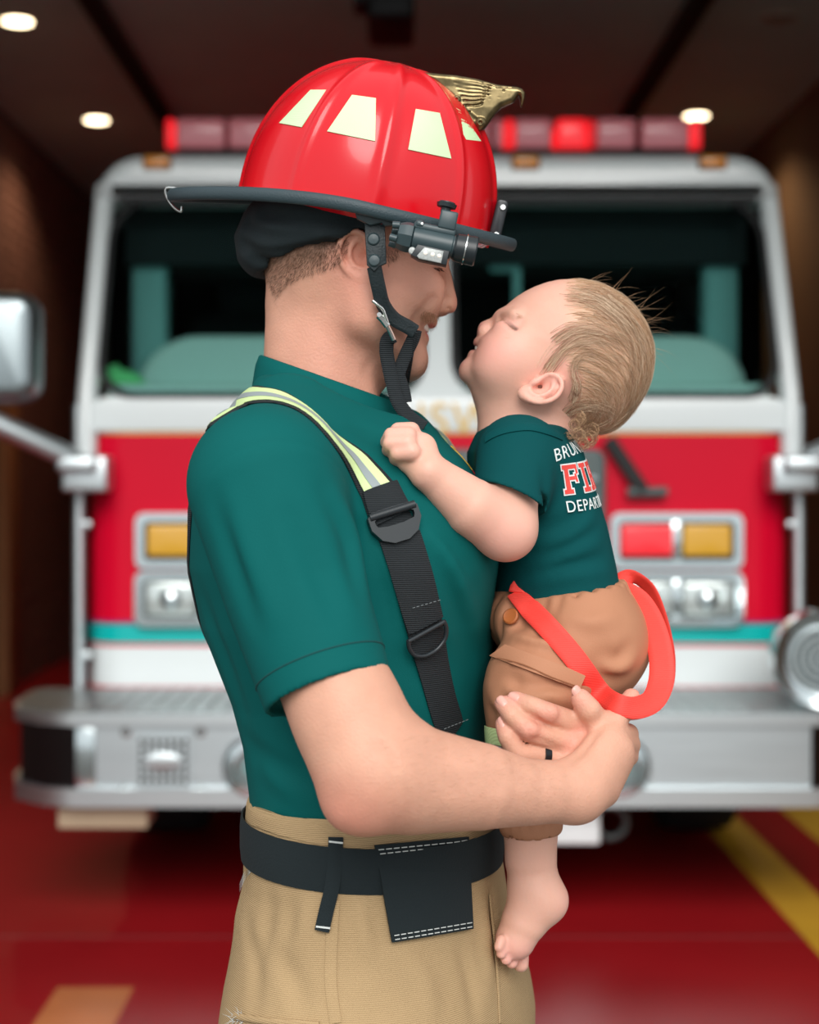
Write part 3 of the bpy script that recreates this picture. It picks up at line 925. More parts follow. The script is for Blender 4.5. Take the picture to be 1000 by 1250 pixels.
def marchN(f, px, y0=-.6, y1=.6, n=150):
    """points where the sight lines of photo pixels meet the surface f (to read depth off the body)"""
    px = np.array(px, float).reshape(-1, 2); ys = np.linspace(y0, y1, n); d = D0 + ys
    def pt(y):
        dd = D0 + y; return np.stack([(px[:, 0] - 483) * dd / F, y, HC - (px[:, 1] - 592) * dd / F], 1)
    pts = np.stack([pt(np.full(len(px), y)) for y in ys], 1)
    v = np.concatenate([f(c.astype(f4)) for c in np.array_split(pts.reshape(-1, 3), max(1, len(px) * n // 60000))]).reshape(len(px), n)
    hit = (v < 0).any(1); k = np.where(hit, np.argmax(v < 0, 1), np.argmin(v, 1))
    a, b = ys[np.maximum(k - 1, 0)].copy(), ys[k].copy()
    for _ in range(14):
        c = (a + b) / 2; neg = f(pt(c).astype(f4)) < 0
        b = np.where(neg, c, b); a = np.where(neg, a, c)
    return pt(np.where(hit, b, ys[k]))

def normN(f, p, e=.002):
    g = grad(f, np.array(p, float), e); return g / (np.linalg.norm(g, axis=1, keepdims=True) + 1e-9)

def ontoN(f, p, off=0.0, it=3):
    p = np.array(p, float)
    for _ in range(it):
        g = grad(f, p, .001); d = f(p.astype(f4)); p = p - ((d - off) / ((g * g).sum(1) + 1e-9))[:, None] * g
    return p

def march(f, px, py, y0=-.6, y1=.6, lift=0.0, n=150):
    p = marchN(f, [(px, py)], y0, y1, n)
    return (p + lift * normN(f, p))[0] if lift else p[0]

def surf_n(f, p): return normN(f, [p])[0]
def onto(f, p, off=0.0, it=3): return ontoN(f, [p], off, it)[0]

def band_on(name, f, ctr, width, m, parent, off=.001, th=.002, n=6, seg=6, y0=-.6, **kw):
    """strap laid on a surface: photo-measured centre line read onto f; width in metres"""
    return strap3(name, f, spline(marchN(f, ctr, y0), n), width, m, parent, off, th, seg, **kw)

def strap3(name, f, c, width, m, parent, off=.001, th=.002, seg=6, **kw):
    c = np.array(c); n = len(c)
    T = np.array([nrm(c[min(i + 1, n - 1)] - c[max(i - 1, 0)]) for i in range(n)])
    S_ = np.cross(T, normN(f, c)); S_ /= np.linalg.norm(S_, axis=1, keepdims=True)
    wd = np.broadcast_to(np.array(width, float), (n,)); u = np.linspace(-.5, .5, seg + 1)
    q = ontoN(f, (c[:, None] + S_[:, None] * (wd[:, None] * u)[..., None]).reshape(-1, 3), off)
    k = normN(f, q); e_ = np.full(seg + 1, th); e_[[0, -1]] *= .45
    top = (q + k * np.tile(e_, n)[:, None]).reshape(n, seg + 1, 3); bot = q.reshape(n, seg + 1, 3)[:, ::-1]
    V = np.concatenate([top, bot], 1).reshape(-1, 3)
    K = 2 * (seg + 1); Fc = []
    for i in range(n - 1):
        for j in range(K):
            j2 = (j + 1) % K; Fc.append((i * K + j, i * K + j2, (i + 1) * K + j2, (i + 1) * K + j))
    Fc.append(tuple(range(K))); Fc.append(tuple((n - 1) * K + j for j in range(K - 1, -1, -1)))
    return sharp(pd(name, V, Fc, m, parent, **kw), 60)
# ------------------------------------------------------------------ the man
M['skin'] = mat('skin', srgb(212, 160, 138), rough=0.5, spec=.35, vcol=True, noise=(55, .05, 5), bump=.18, bscale=420, sss=.12)
M['shirt'] = mat('teal_jersey', srgb(0, 88, 86), rough=0.8, spec=.15, sheen=.0, noise=(5, .06), bump=.12, bscale=900)
M['canvas'] = mat('tan_canvas', srgb(178, 150, 112), rough=0.85, spec=.2, noise=(7, .10), weave=(190, .55, 'Z'), bump=.25, bscale=22)
M['canvas_dark'] = mat('tan_canvas_seam', srgb(150, 122, 88), rough=0.9)
M['black_web'] = mat('black_webbing', srgb(26, 32, 36), rough=0.8, weave=(170, .6, 'Z'))
M['black_cloth'] = mat('black_cloth', srgb(12, 26, 30), rough=0.9, bump=.2, bscale=500)
M['lime'] = mat('lime_reflective', srgb(214, 236, 170), rough=0.5, weave=(250, .3, 'DIAGONAL'))
M['silver'] = mat('silver_reflective', srgb(150, 160, 162), rough=0.5)
M['thread'] = mat('white_thread', srgb(205, 210, 208), rough=0.9)
M['hair'] = mat('brown_hair', srgb(112, 82, 62), rough=0.6)
M['tooth'] = mat('tooth', srgb(240, 232, 220), rough=0.25)
M['boot'] = mat('boot_leather', srgb(24, 22, 20), rough=0.5)
M['nail'] = mat('nail', srgb(222, 166, 152), rough=0.3, spec=.5)

def P2(x, y): p = P(x, y, 0); return (p[0], p[2])
def mir(p, c=0.0): return np.array([p[0], 2 * c - p[1], p[2]])
ZH = lambda py: P(0, py, 0)[2]

def slabv(pts, wpts, r_fac=.8, yc=0.0, wax=(0, 1)):
    """profile outline in world xz with half width interpolated along wax (wpts: (coordinate, W))"""
    pf = poly2(pts); wz = np.array(sorted(wpts))
    def f(p):
        d2 = pf(p[:, 0], p[:, 2]); W = np.interp(p[:, 0] * wax[0] + p[:, 2] * wax[1], wz[:, 0], wz[:, 1]).astype(f4); r = W * r_fac
        a = d2 + r; b = np.abs(p[:, 1] - yc) - (W - r)
        return np.sqrt(np.maximum(a, 0) ** 2 + np.maximum(b, 0) ** 2) - r + np.minimum(np.maximum(a, b), 0)
    return f

# ---- head
hp = [(430, 165), (480, 172), (520, 200), (539, 245), (544, 285), (541, 306), (536, 318), (531, 335), (529, 355), (530, 375), (531, 386), (527, 394), (516, 400), (512, 412), (510, 424),
      (510.5, 436), (507, 447), (497, 453), (482, 456), (467, 454), (452, 444), (430, 425), (400, 405), (360, 385), (336, 360), (322, 320), (316, 270), (325, 220), (355, 185), (390, 168)]
hp = [P2(*q) for q in spline([(a, b, 0) for a, b in hp], 2, True)[:, :2]]
head = Sdf()
head.u(slabv(hp, [(ZH(150), .070), (ZH(250), .077), (ZH(320), .073), (ZH(370), .066), (ZH(410), .056), (ZH(455), .040)], .85))
ysn = (-1, 1)
for s in ysn:
    head.u(ell(P(506, 358, 0) + np.array([0, s * .043, 0]), (.027, .020, .026)), .03)                    # cheek
    head.u(capsule(P(452, 392, 0) + [0, s * .054, 0], P(497, 440, 0) + [0, s * .016, 0], .016, .014), .03)      # jaw
    head.u(capsule(P(452, 392, 0) + [0, s * .054, 0], P(446, 350, 0) + [0, s * .062, 0], .016, .012), .03)
    head.s(ell(P(541, 324, 0) + [0, s * .034, 0], (.013, .017, .010)), .016)                             # eye socket
    head.u(ell(P(531, 325, 0) + [0, s * .032, 0], (.0125, .0135, .0115)), .003)                           # lid over the eye
    head.u(capsule(P(541, 309, 0) + [0, s * .012, 0], P(527, 306, 0) + [0, s * .048, 0], .008, .006), .014)     # brow
npf = [(541, 312), (547.5, 323), (551, 335), (554.5, 352), (558, 366), (558, 374), (555.5, 380), (550, 382.5), (543, 380.5), (537, 383), (528, 384), (520, 372), (522, 345), (530, 325)]
head.u(slabv([P2(*q) for q in npf], [(ZH(318), .008), (ZH(350), .011), (ZH(372), .0145), (ZH(382), .013)], .75), .007)
for s in ysn:
    head.u(ell(P(538, 373, 0) + [0, s * .0125, 0], (.0115, .0085, .0098)), .0045)
    head.s(ell(P(541.5, 376.5, 0) + [0, s * .0135, 0], (.0058, .005, .0026), axes((1, 0, -.35), (0, 1, 0))), .002)
    head.s(capsule(P(530.5, 366, 0) + [0, s * .022, 0], P(527.5, 378, 0) + [0, s * .020, 0], .0016), .006)       # groove behind the wing of the nose
# mouth
head.s(ell(P(517, 401, 0), (.0145, .023, .0075), axes((1, 0, .25), (0, 1, 0))), .004)
for s in ysn:
    head.u(polycap([P(506, 388, 0) + [0, s * .026, 0], P(519, 391, 0) + [0, s * .016, 0], P(526, 393, 0) + [0, s * .006, 0], P(527, 394, 0)], [.0028, .0042, .0048, .0046]), .005)
    head.u(polycap([P(506, 391, 0) + [0, s * .026, 0], P(511, 406, 0) + [0, s * .016, 0], P(514, 412.5, 0) + [0, s * .007, 0], P(514.5, 413.5, 0)], [.003, .0054, .0062, .006]), .006)
hb = head
# smile crease on the near and far cheek
for s in ysn:
    pts = []
    for x, y in ((529, 364), (521, 372), (512, 384), (504, 398), (501, 410)):
        q = march(head, x, y, -.2, .1) ; pts.append(q * [1, -s, 1])
    head.s(polycap(pts, [.0012, .0022, .0026, .0022, .001]), .008)
# ears
def ear(sd, c, up, fwd, out, L, lobe=.0):
    """c centre, up: lobe->top direction, fwd: towards the face, out: away from the head; L length"""
    u = nrm(up); w_ = nrm(out); w_ = nrm(w_ - u * (u @ w_)); f_ = np.cross(u, w_); f_ = f_ if f_ @ np.array(fwd, float) > 0 else -f_
    q = lambda a, b, d=0.0: c + (f_ * a + u * b + w_ * d) * L
    sd.u(ell(q(-.02, .04, -.03), np.array((.50, .31, .12)) * L, np.stack([u, f_, w_])), .003)
    sd.u(ell(q(.10, -.38, -.02), np.array((.16, .15, .09)) * L, np.stack([u, f_, w_])), .006)
    sd.s(ell(q(.03, .06, .11), np.array((.33, .19, .14)) * L, np.stack([u, f_, w_])), .003)
    rim = [q(.25, .10, .02), q(.25, .30, .07), q(.12, .46, .10), q(-.10, .47, .12), q(-.27, .30, .14), q(-.32, .06, .15), q(-.25, -.18, .12), q(-.10, -.34, .08), q(.06, -.42, .03)]
    sd.u(polycap(spline(rim, 3), list(np.linspace(.055, .07, 25) * L)), .0025)
    anti = [q(.06, .33, .04), q(-.08, .22, .07), q(-.14, .04, .09), q(-.09, -.14, .09), q(.05, -.22, .07)]
    sd.u(polycap(spline(anti, 2), [.045 * L] * 9), .004)
    sd.s(ell(q(.10, -.02, .05), np.array((.14, .10, .16)) * L, np.stack([u, f_, w_])), .004)
    sd.u(ell(q(.22, -.05, .05), np.array((.10, .07, .07)) * L, np.stack([u, f_, w_])), .006)
for s in ysn:
    ear(head, P(440, 327, 0) + [0, s * .075, 0], (-.22, s * .12, 1), (1, 0, 0), (-.30, s, 0), .050)

body = Sdf(); body.ops = list(head.ops)
# ---- neck
body.u(capsule(P(402, 350, 0), P(392, 500, 0), .0525, .0535), .02)
body.u(capsule(P(370, 380, 0), P(368, 500, 0), .033, .034), .02)
for s in ysn:
    body.u(capsule(P(425, 352, 0) + [0, s * .044, 0], P(449, 500, 0) + [0, s * .022, 0], .013, .010), .014)
    body.u(capsule(P(378, 476, 0) + [0, s * .01, 0], P(354, 580, 0) + [s * .0, s * .10, 0], .026, .030), .015)
body.u(ell(P(452, 452, 0), (.012, .016, .018)), .02)

ROT = R(-20)
def sect(py, xl, xr, b):
    ext = (xr - xl) / 2 / 1251.0; sn, cs = math.sin(ROT), math.cos(ROT)
    a = math.sqrt(max(ext ** 2 - (b * sn) ** 2, .0016)) / cs
    return (ZH(py), (((xl + xr) / 2) - 483) / 1251.0, 0.0, a, b)
tors = [(478, 330, 480, .085), (500, 300, 512, .115), (525, 272, 536, .15), (560, 250, 560, .172), (620, 240, 586, .182), (690, 238, 602, .184), (760, 252, 606, .178), (850, 288, 600, .166), (900, 302, 594, .162),
        (960, 310, 594, .162), (1040, 310, 600, .166)]
tsec = [sect(*q) for q in tors]
# body inside the clothes
body.u(loft([(z, cx - .006, cy, a - .020, b - .024) for z, cx, cy, a, b in tsec[1:]], ROT), .012)
body.u(loft([(ZH(1040), (460 - 483) / 1251., 0, .105, .150), (.86, -.02, 0, .115, .155), (.80, -.02, 0, .10, .15)], ROT), .05)

# ---- arms
def bez(px): return [P(*q) for q in px]
SR = P(324, 592, -.185)
arm = bez([(324, 592, -.185), (366, 720, -.215), (398, 815, -.237), (452, 925, -.262)])
body.u(polycap(arm, [.045, .041, .0445, .044]), .01)
body.u(ell(P(428, 884, -.252), (.055, .038, .036), axes((.3, 0, -1), (0, 1, 0))), .03)      # biceps
fore = bez([(462, 951, -.268), (500, 951, -.250), (585, 960, -.226), (640, 967, -.205), (702, 966, -.178)])
body.u(polycap(fore, [.043, .0455, .0365, .0285, .0255]), .022)
body.u(ell(P(434, 984, -.270), (.022, .024, .019)), .02)                                     # point of the elbow
# right hand, gripping the other wrist
rw = P(702, 966, -.178)
RH = {}
def chain(sd, pts, rad, k=.0022): sd.u(polycap(bez(pts), rad), k)
body.u(polycap([rw, P(722, 948, -.165), P(748, 915, -.148)], [.0245, .0235, .019]), .014)
body.u(polycap([rw, P(732, 962, -.158), P(754, 930, -.140)], [.022, .018, .0135]), .012)
body.u(polycap([P(715, 945, -.172), P(738, 905, -.152)], [.017, .013]), .012)
chain(body, [(735, 912, -.155), (749, 884, -.142), (762, 866, -.128), (771, 851, -.118)], [.0135, .0105, .0098, .0082], .008)      # thumb, pointing up
chain(body, [(754, 897, -.140), (767, 896, -.112), (760, 894, -.085), (742, 892, -.078)], [.0115, .0098, .009, .008])              # fingers closing behind the wrist
chain(body, [(758, 909, -.140), (769, 909, -.110), (760, 910, -.078), (740, 908, -.070)], [.0118, .0100, .009, .008])
chain(body, [(757, 922, -.138), (767, 923, -.110), (756, 926, -.078), (738, 924, -.072)], [.0112, .0096, .009, .008])
chain(body, [(750, 936, -.138), (759, 938, -.112), (750, 940, -.085), (735, 938, -.078)], [.0105, .0085, .008, .007])
# left arm: comes round the far side of the child
SL = np.array([.005, .178, P(324, 592, -.185)[2]])
el = np.array([.075, .215, 1.085]); lw = P(733, 914, -.075)
body.u(polycap([SL, (SL + el) / 2 + [0, .01, 0], el], [.055, .050, .043]), .02)
body.u(polycap([el, el * .6 + lw * .4 + [0, 0, .0], el * .2 + lw * .8, lw], [.043, .041, .029, .0245]), .02)
# left hand laid over the child's thigh
mi, mm, mr, mp_ = (712, 889, -.128), (699, 907, -.136), (684, 926, -.137), (672, 943, -.128)
for q, r0 in ((mi, .0125), (mm, .0125), (mr, .012), (mp_, .011)):
    body.u(polycap([lw, (lw * .45 + P(*q) * .55) + [0, -.004, 0], P(*q)], [.020, .0155, r0]), .010)
chain(body, [mi, (670, 871, -.153), (646, 861, -.156), (629, 853.5, -.149)], [.0122, .0098, .0088, .0074])
chain(body, [mm, (646, 892, -.157), (625, 873, -.158), (613.5, 859, -.151)], [.0122, .0100, .0088, .0074])
chain(body, [mr, (632, 919, -.154), (619, 899, -.156), (614, 884, -.150)], [.0118, .0096, .0084, .0072])
chain(body, [mp_, (640, 943, -.146), (626, 930, -.148), (620, 915, -.146)], [.0105, .0085, .0076, .0064])
chain(body, [(727, 905, -.115), (730, 884, -.137), (719, 866, -.150), (709, 853, -.150)], [.0150, .0120, .0108, .0092], .008)
# knuckle bumps and creases
for q in ((670, 870, -.161), (646, 891, -.165)): body.u(ell(P(*q), (.0075, .006, .0065)), .006)
for q in (mi, mm, mr): body.u(ell(P(*q) + [0, -.008, 0], (.009, .006, .008)), .008)

def furrow(sd, f, px, depth, k, y0=-.4):
    pts = ontoN(f, spline(marchN(f, px, y0), 4), 0); N = normN(f, pts); n = len(pts)
    h = np.sqrt(min(1, 4 * depth / k)) * np.sin(np.pi * (np.arange(n) + .6) / (n + .2)) ** .5
    sd.s(polycap(pts + N * (k * (1 - h))[:, None], [.0002] * n), k)
fine = Sdf(); fine.ops = list(body.ops)
for q_, d_, k_ in ((((688, 938), (706, 922), (722, 902), (733, 888), (736, 874)), .0042, .009), (((690, 897), (672, 886), (655, 876), (640, 866)), .0022, .006), (((684, 914), (664, 905), (645, 900)), .0020, .006),
                   (((664, 864), (668, 872), (670, 880)), .0008, .004), (((641, 885), (646, 893), (646, 900)), .0008, .004), (((640, 855), (643, 861), (644, 867)), .0006, .003), (((620, 866), (626, 872), (626, 880)), .0006, .003),
                   (((722, 893), (728, 889), (734, 884)), .0010, .004), (((692, 950), (700, 966), (703, 985)), .0008, .006), (((699, 948), (708, 962), (712, 980)), .0007, .006), (((742, 884), (750, 880), (756, 878)), .0008, .004),
                   (((455, 905), (476, 922), (484, 935)), .0016, .012), (((640, 945), (610, 955), (560, 958), (520, 955)), .0012, .022), (((452, 470), (446, 455), (452, 440)), .0012, .010)):
    furrow(body, fine, q_, d_, k_)
# ---- colours of the skin
def paint(pos, base, spots):
    c = np.tile(np.array(base[:3]), (len(pos), 1))
    for ctr, rad, col, amt in spots:
        d = np.sqrt((((pos - np.array(ctr)) / np.array(rad)) ** 2).sum(1)); w_ = amt * np.clip(1.35 - d, 0, 1)
        w_ = np.clip(w_, 0, 1)[:, None]; c = c * (1 - w_) + np.array(col[:3]) * w_
    return c
sk = srgb(211, 158, 134)
def man_col(p):
    S = []
    S.append((P(441, 328, -.08), (.04, .03, .05), srgb(214, 140, 122), .6)); S.append((P(441, 328, .08), (.04, .03, .05), srgb(214, 140, 122), .6))
    S.append((P(420, 430, -.04), (.07, .07, .06), srgb(214, 150, 130), .6))
    for s in ysn:
        S.append((P(505, 356, 0) + [0, s * .05, 0], (.03, .03, .025), srgb(218, 146, 128), .55))
        S.append((P(485, 420, 0) + [0, s * .045, 0], (.045, .03, .045), srgb(188, 140, 120), .7))       # stubble
        S.append((P(468, 385, 0) + [0, s * .06, 0], (.02, .03, .05), srgb(192, 142, 122), .6))
    S.append((P(508, 440, 0), (.02, .03, .02), srgb(190, 140, 120), .6))
    S.append((P(556, 370, 0), (.012, .012, .012), srgb(216, 140, 124), .5))
    S.append((P(428, 988, -.28), (.045, .05, .035), srgb(214, 138, 118), .7))
    for q in ((670, 871, -.16), (646, 892, -.165), (697, 907, -.145), (712, 889, -.14)): S.append((P(*q), (.013, .013, .011), srgb(214, 138, 124), .55))
    for q in ((627, 853, -.15), (612, 859, -.15), (613, 884, -.15), (771, 851, -.12), (708, 852, -.15)): S.append((P(*q), (.012, .012, .012), srgb(226, 152, 138), .6))
    c = paint(p, sk, S)
    # lips and mouth
    d = body_lip(p); w_ = np.clip((.0016 - d) / .0022, 0, 1)[:, None]; c = c * (1 - w_) + np.array(srgb(206, 104, 104)[:3]) * w_
    dm = ell(P(514, 401, 0), (.014, .020, .0058), axes((1, 0, .25), (0, 1, 0)))(p.astype(f4)); w_ = np.clip((.0005 - dm) / .001, 0, 1)[:, None] * (d > .0008)[:, None]
    c = c * (1 - w_) + np.array(srgb(110, 40, 40)[:3]) * w_
    # short cropped hair on the scalp
    zt_ = ZH(338) + (p[:, 0] - P(340, 0)[0]) * .10 - np.maximum(0, p[:, 0] - P(395, 0)[0]) * -1.4
    hm = np.clip((p[:, 2] - zt_ + .012) / .020, 0, 1) * (p[:, 0] < P(432, 0)[0]) * np.clip((np.abs(p[:, 0] - P(310, 0)[0]) < .2), 0, 1)
    hm = hm * (p[:, 2] > ZH(372)) * (np.abs(p[:, 1]) < .1)
    hm = np.where(p[:, 2] > ZH(285), np.clip((P(520, 0)[0] - p[:, 0]) / .02, 0, 1), hm)[:, None] * .8
    c = c * (1 - hm) + np.array(srgb(118, 88, 70)[:3]) * hm
    return c
def body_lip(p):
    p = p.astype(f4); out = None
    for s in ysn:
        for pts, rr in ((([P(506, 388, 0) + [0, s * .026, 0], P(519, 392, 0) + [0, s * .016, 0], P(525, 395, 0) + [0, s * .006, 0], P(526, 396, 0)]), [.002, .0034, .0038, .0038]),
                        (([P(506, 391, 0) + [0, s * .026, 0], P(511, 404, 0) + [0, s * .016, 0], P(514, 410, 0) + [0, s * .007, 0], P(515, 411, 0)]), [.003, .0055, .0066, .0064])):
            d = polycap(pts, rr)(p); out = d if out is None else np.minimum(out, d)
    return out

man = sdf_obj('person', body, (-.32, -.34, .76), (.28, .30, 1.70), .0021, M['skin'], None, man_col, 1,
              label='man in teal t-shirt and tan bunker trousers wearing a red fire helmet, holding the baby', cat='person')
# ------------------------------------------------------------------ clothes of the man
def strands(name, L, wd, m, parent, sides=3, **kw):
    """L: (N,S,3) hair polylines -> thin tapered tubes joined in one mesh"""
    L = np.array(L, float); N, S, _ = L.shape
    T = np.gradient(L, axis=1); T /= np.linalg.norm(T, axis=2, keepdims=True) + 1e-12
    ref = np.where(np.abs(T[..., 2:3]) < .8, np.array([0, 0, 1.0]), np.array([1.0, 0, 0]))
    U = np.cross(T, ref); U /= np.linalg.norm(U, axis=2, keepdims=True) + 1e-12; W = np.cross(T, U)
    tap = np.linspace(1, .15, S)[None, :, None] * np.array(wd, float).reshape(-1, 1, 1) / 2
    V = np.stack([L + tap * (math.cos(2 * math.pi * k / sides) * U + math.sin(2 * math.pi * k / sides) * W) for k in range(sides)], 2)
    idx = np.arange(N * S * sides).reshape(N, S, sides)
    Q = []
    for k in range(sides):
        k2 = (k + 1) % sides
        Q.append(np.stack([idx[:, :-1, k], idx[:, :-1, k2], idx[:, 1:, k2], idx[:, 1:, k]], -1).reshape(-1, 4))
    me = np_mesh(name, V.reshape(-1, 3), np.concatenate(Q))
    return link(name, me, m, parent, True, **kw)

def patch_on(name, f, cor, nx, ny, m, parent, off=.001, th=.002, y0=-.6, **kw):
    """quad patch (photo corners tl,tr,br,bl) laid on a surface"""
    cor = [np.array(c, float) for c in cor]; G = []
    for j in range(ny + 1):
        v = j / ny
        for i in range(nx + 1):
            u = i / nx
            G.append((cor[0] * (1 - u) + cor[1] * u) * (1 - v) + (cor[3] * (1 - u) + cor[2] * u) * v)
    G = marchN(f, G, y0); N = normN(f, G)
    V = list(G + N * off) + list(G + N * (off + th)); n = len(G); Fc = []
    w_ = nx + 1
    for j in range(ny):
        for i in range(nx):
            a = j * w_ + i
            Fc.append((a, a + w_, a + w_ + 1, a + 1)); Fc.append((n + a, n + a + 1, n + a + w_ + 1, n + a + w_))
    ring = [i for i in range(w_)] + [j * w_ + nx for j in range(1, ny + 1)] + [ny * w_ + i for i in range(nx - 1, -1, -1)] + [j * w_ for j in range(ny - 1, 0, -1)]
    for k in range(len(ring)):
        a, b = ring[k], ring[(k + 1) % len(ring)]; Fc.append((a, b, n + b, n + a))
    return sharp(pd(name, V, Fc, m, parent, **kw), 50)

# ---- t-shirt
adir = nrm(P(398, 815, -.238) - P(366, 720, -.215))
hemR = P(401, 846, -.243)
def cutcap(pts, rad, pc, pn):
    g = polycap(pts, rad); pn = np.array(pn, f4); pc = np.array(pc, f4)
    return lambda p: np.maximum(g(p), (p - pc) @ pn)
shirt = Sdf()
shirt.u(loft(tsec, ROT), .03)
SRc = P(324, 592, -.185)
shirt.u(capsule(P(374, 487, 0) + [0, -.03, 0], SRc + [0, .03, .006], .044, .060), .035)
shirt.u(capsule(P(374, 487, 0) + [0, .03, 0], SL + [0, -.03, .006], .044, .060), .035)
shirt.u(ell(P(505, 655, -.06), (.070, .085, .075)), .06)         # chest
sl = Sdf()
shirt.u(cutcap([SRc, P(360, 720, -.212), hemR, hemR + adir * .05], [.0675, .0605, .0545, .054], hemR, adir), .022)
eld = nrm(el - SL); hemL = SL + eld * .20
shirt.u(cutcap([SL, hemL, hemL + eld * .05], [.067, .056, .055], hemL, eld), .022)
shirt.s(cutcap([hemR - adir * .10, hemR + adir * .06], [.0500, .0500], hemR - adir * .008, -adir), .001)
shirt.s(cutcap([hemL - eld * .10, hemL + eld * .06], [.0505, .0505], hemL - eld * .008, -eld), .001)
base_shirt = Sdf(); base_shirt.ops = list(shirt.ops)
# neck opening
ncol = nrm([.34, 0, 1.0]); ccol = P(396, 476, 0)
ncap = capsule(P(400, 380, 0), P(392, 520, 0), .0565, .0585)
def neckcut(p):
    g = ncap(p)
    return np.maximum(g, -((p - ccol.astype(f4)) @ ncol.astype(f4)) - .012)
def above(p): return -((p - (ccol - ncol * .004).astype(f4)) @ ncol.astype(f4))
shirt.s(lambda p: np.maximum(above(p), np.sqrt(((p - ccol.astype(f4))[:, :2] ** 2).sum(1)) - .092), .012)
shirt.s(neckcut, .003)
# creases
def crease(sd, f, px, depth=.0016, k=.014, y0=-.6, sg=1):
    """soft furrow (sg=1) or fold (sg=-1) of a given depth along photo points, fading out at both ends"""
    pts = ontoN(f, spline(marchN(f, px, y0), 4), 0); N = normN(f, pts); n = len(pts)
    h = np.sqrt(min(1, 4 * depth / k)) * np.sin(np.pi * (np.arange(n) + .5) / n) ** .7
    pts = pts + N * (sg * k * (1 - h))[:, None]
    (sd.s if sg > 0 else sd.u)(polycap(pts, [.0002] * n), k)
def ridge(sd, f, px, depth=.0016, k=.016, y0=-.6): crease(sd, f, px, depth, k, y0, -1)
crease(shirt, base_shirt, ((240, 640), (266, 566), (318, 541), (345, 539), (394, 552), (430, 605), (442, 660)), .0008, .006)
for q in (((446, 640), (470, 690), (478, 760), (484, 830)), ((452, 668), (486, 740), (512, 845)), ((505, 618), (545, 660), (585, 742)), ((520, 655), (556, 730), (580, 820)),
          ((262, 600), (290, 690), (318, 765)), ((392, 590), (424, 660), (440, 730)), ((350, 620), (390, 700), (412, 760)), ((246, 720), (272, 800), (300, 880)),
          ((430, 520), (480, 545), (530, 570)), ((300, 900), (330, 935), (380, 960))):
    crease(shirt, base_shirt, q, .0045, .024)
for q in (((458, 650), (482, 715), (496, 800)), ((512, 636), (552, 690), (584, 780)), ((277, 600), (308, 690), (334, 765)), ((408, 600), (434, 660), (448, 730)), ((318, 930), (340, 952), (380, 975))):
    ridge(shirt, base_shirt, q, .0040, .022)
tee = sdf_obj('tshirt', shirt, (-.32, -.33, ZH(1046)), (.16, .30, ZH(425)), .0026, M['shirt'], man, None, 1)
# ribbed collar following the tilted neck opening
cpts = []
for i in range(40):
    a = 2 * math.pi * i / 40
    q = np.array([math.cos(a) * .0665 + .003, math.sin(a) * .0710, 0]) + ccol
    q[2] = ccol[2] - ((q[0] - ccol[0]) * ncol[0]) / ncol[2] + .004 - .004 * abs(math.sin(a))
    cpts.append(q)
V, Fc = sweep_mesh(cpts, [(-.0022, -.022), (.0022, -.022), (.0034, -.002), (.0020, .0075), (0, .009), (-.0022, .0075)], up=[nrm([-(q - ccol)[0] * 3.2, -(q - ccol)[1] * 3.2, 1 + (q - ccol)[0] * .9]) for q in cpts], closed=True)
joined('collar', [(V, Fc)], M['shirt'], tee, ang=80)
# hem stitching of the sleeve
u_, v_, _ = frame_axes(adir)
for dd in (.022,):
    pts = []
    for i in range(40):
        a = 2 * math.pi * i / 40; pts.append(hemR - adir * dd + (u_ * math.cos(a) + v_ * math.sin(a)) * .056)
    pts = ontoN(base_shirt, pts, .0002)
    V, Fc = sweep_mesh(pts, circ(.0007, 5), closed=True); joined('hem_stitch', [(V, Fc)], mat('teal_thread', srgb(0, 66, 66), rough=.9), tee)

# ---- bunker trousers
trs = [(1003, 304, 604, .172), (1060, 303, 617, .176), (1100, 293, 623, .180), (1180, 285, 640, .186), (1250, 282, 651, .188), (1290, 284, 648, .186)]
tr = Sdf()
trs_s = [sect(*q) for q in trs]
ztop = 1.036
z_, cx_, cy_, a_, b_ = trs_s[0]
tr.u(loft([(ztop + .02, cx_, 0, a_ - .004, b_ - .004)] + trs_s, ROT), .03)
ld_ = np.array([-math.sin(R(20)), -math.cos(R(20)), 0])      # towards his right side
hipc = np.array([(467 - 483) / 1251., 0, .80])
for s in (1, -1):
    h_ = hipc + ld_ * .092 * s; k_ = h_ + np.array([.035, 0, -.33]); an = h_ + np.array([.0, -.005 * s, -.72])
    tr.u(polycap([h_, k_, an], [.108, .088, .082]), .05)
tr.i(lambda p: p[:, 2] - ztop, .003)
tr.s(loft([(ztop + .03, cx_, 0, a_ - .010, b_ - .010), (ztop - .02, cx_, 0, a_ - .010, b_ - .010)], ROT), .002)
base_tr = Sdf(); base_tr.ops = list(tr.ops)
for q in (((362, 1093), (358, 1118), (352, 1150)), ((447, 1097), (452, 1125), (466, 1165)), ((330, 1088), (326, 1130), (318, 1170)), ((425, 1100), (432, 1140), (430, 1200)),
          ((600, 1090), (604, 1130), (612, 1200)), ((300, 1120), (312, 1180), (310, 1240)), ((560, 1150), (575, 1200), (580, 1248)), ((340, 1160), (360, 1200), (372, 1246)), ((320, 985), (330, 1000), (336, 1012))):
    crease(tr, base_tr, q, .0034, .020)
for q in (((440, 1100), (443, 1130), (450, 1170)), ((372, 1096), (370, 1130), (362, 1170)), ((490, 1160), (520, 1200), (530, 1246)), ((590, 1100), (594, 1150), (598, 1220))):
    ridge(tr, base_tr, q, .0032, .020)
trou = sdf_obj('bunker_trousers', tr, (-.24, -.28, .05), (.20, .28, 1.06), .0036, M['canvas'], man, None, 1)
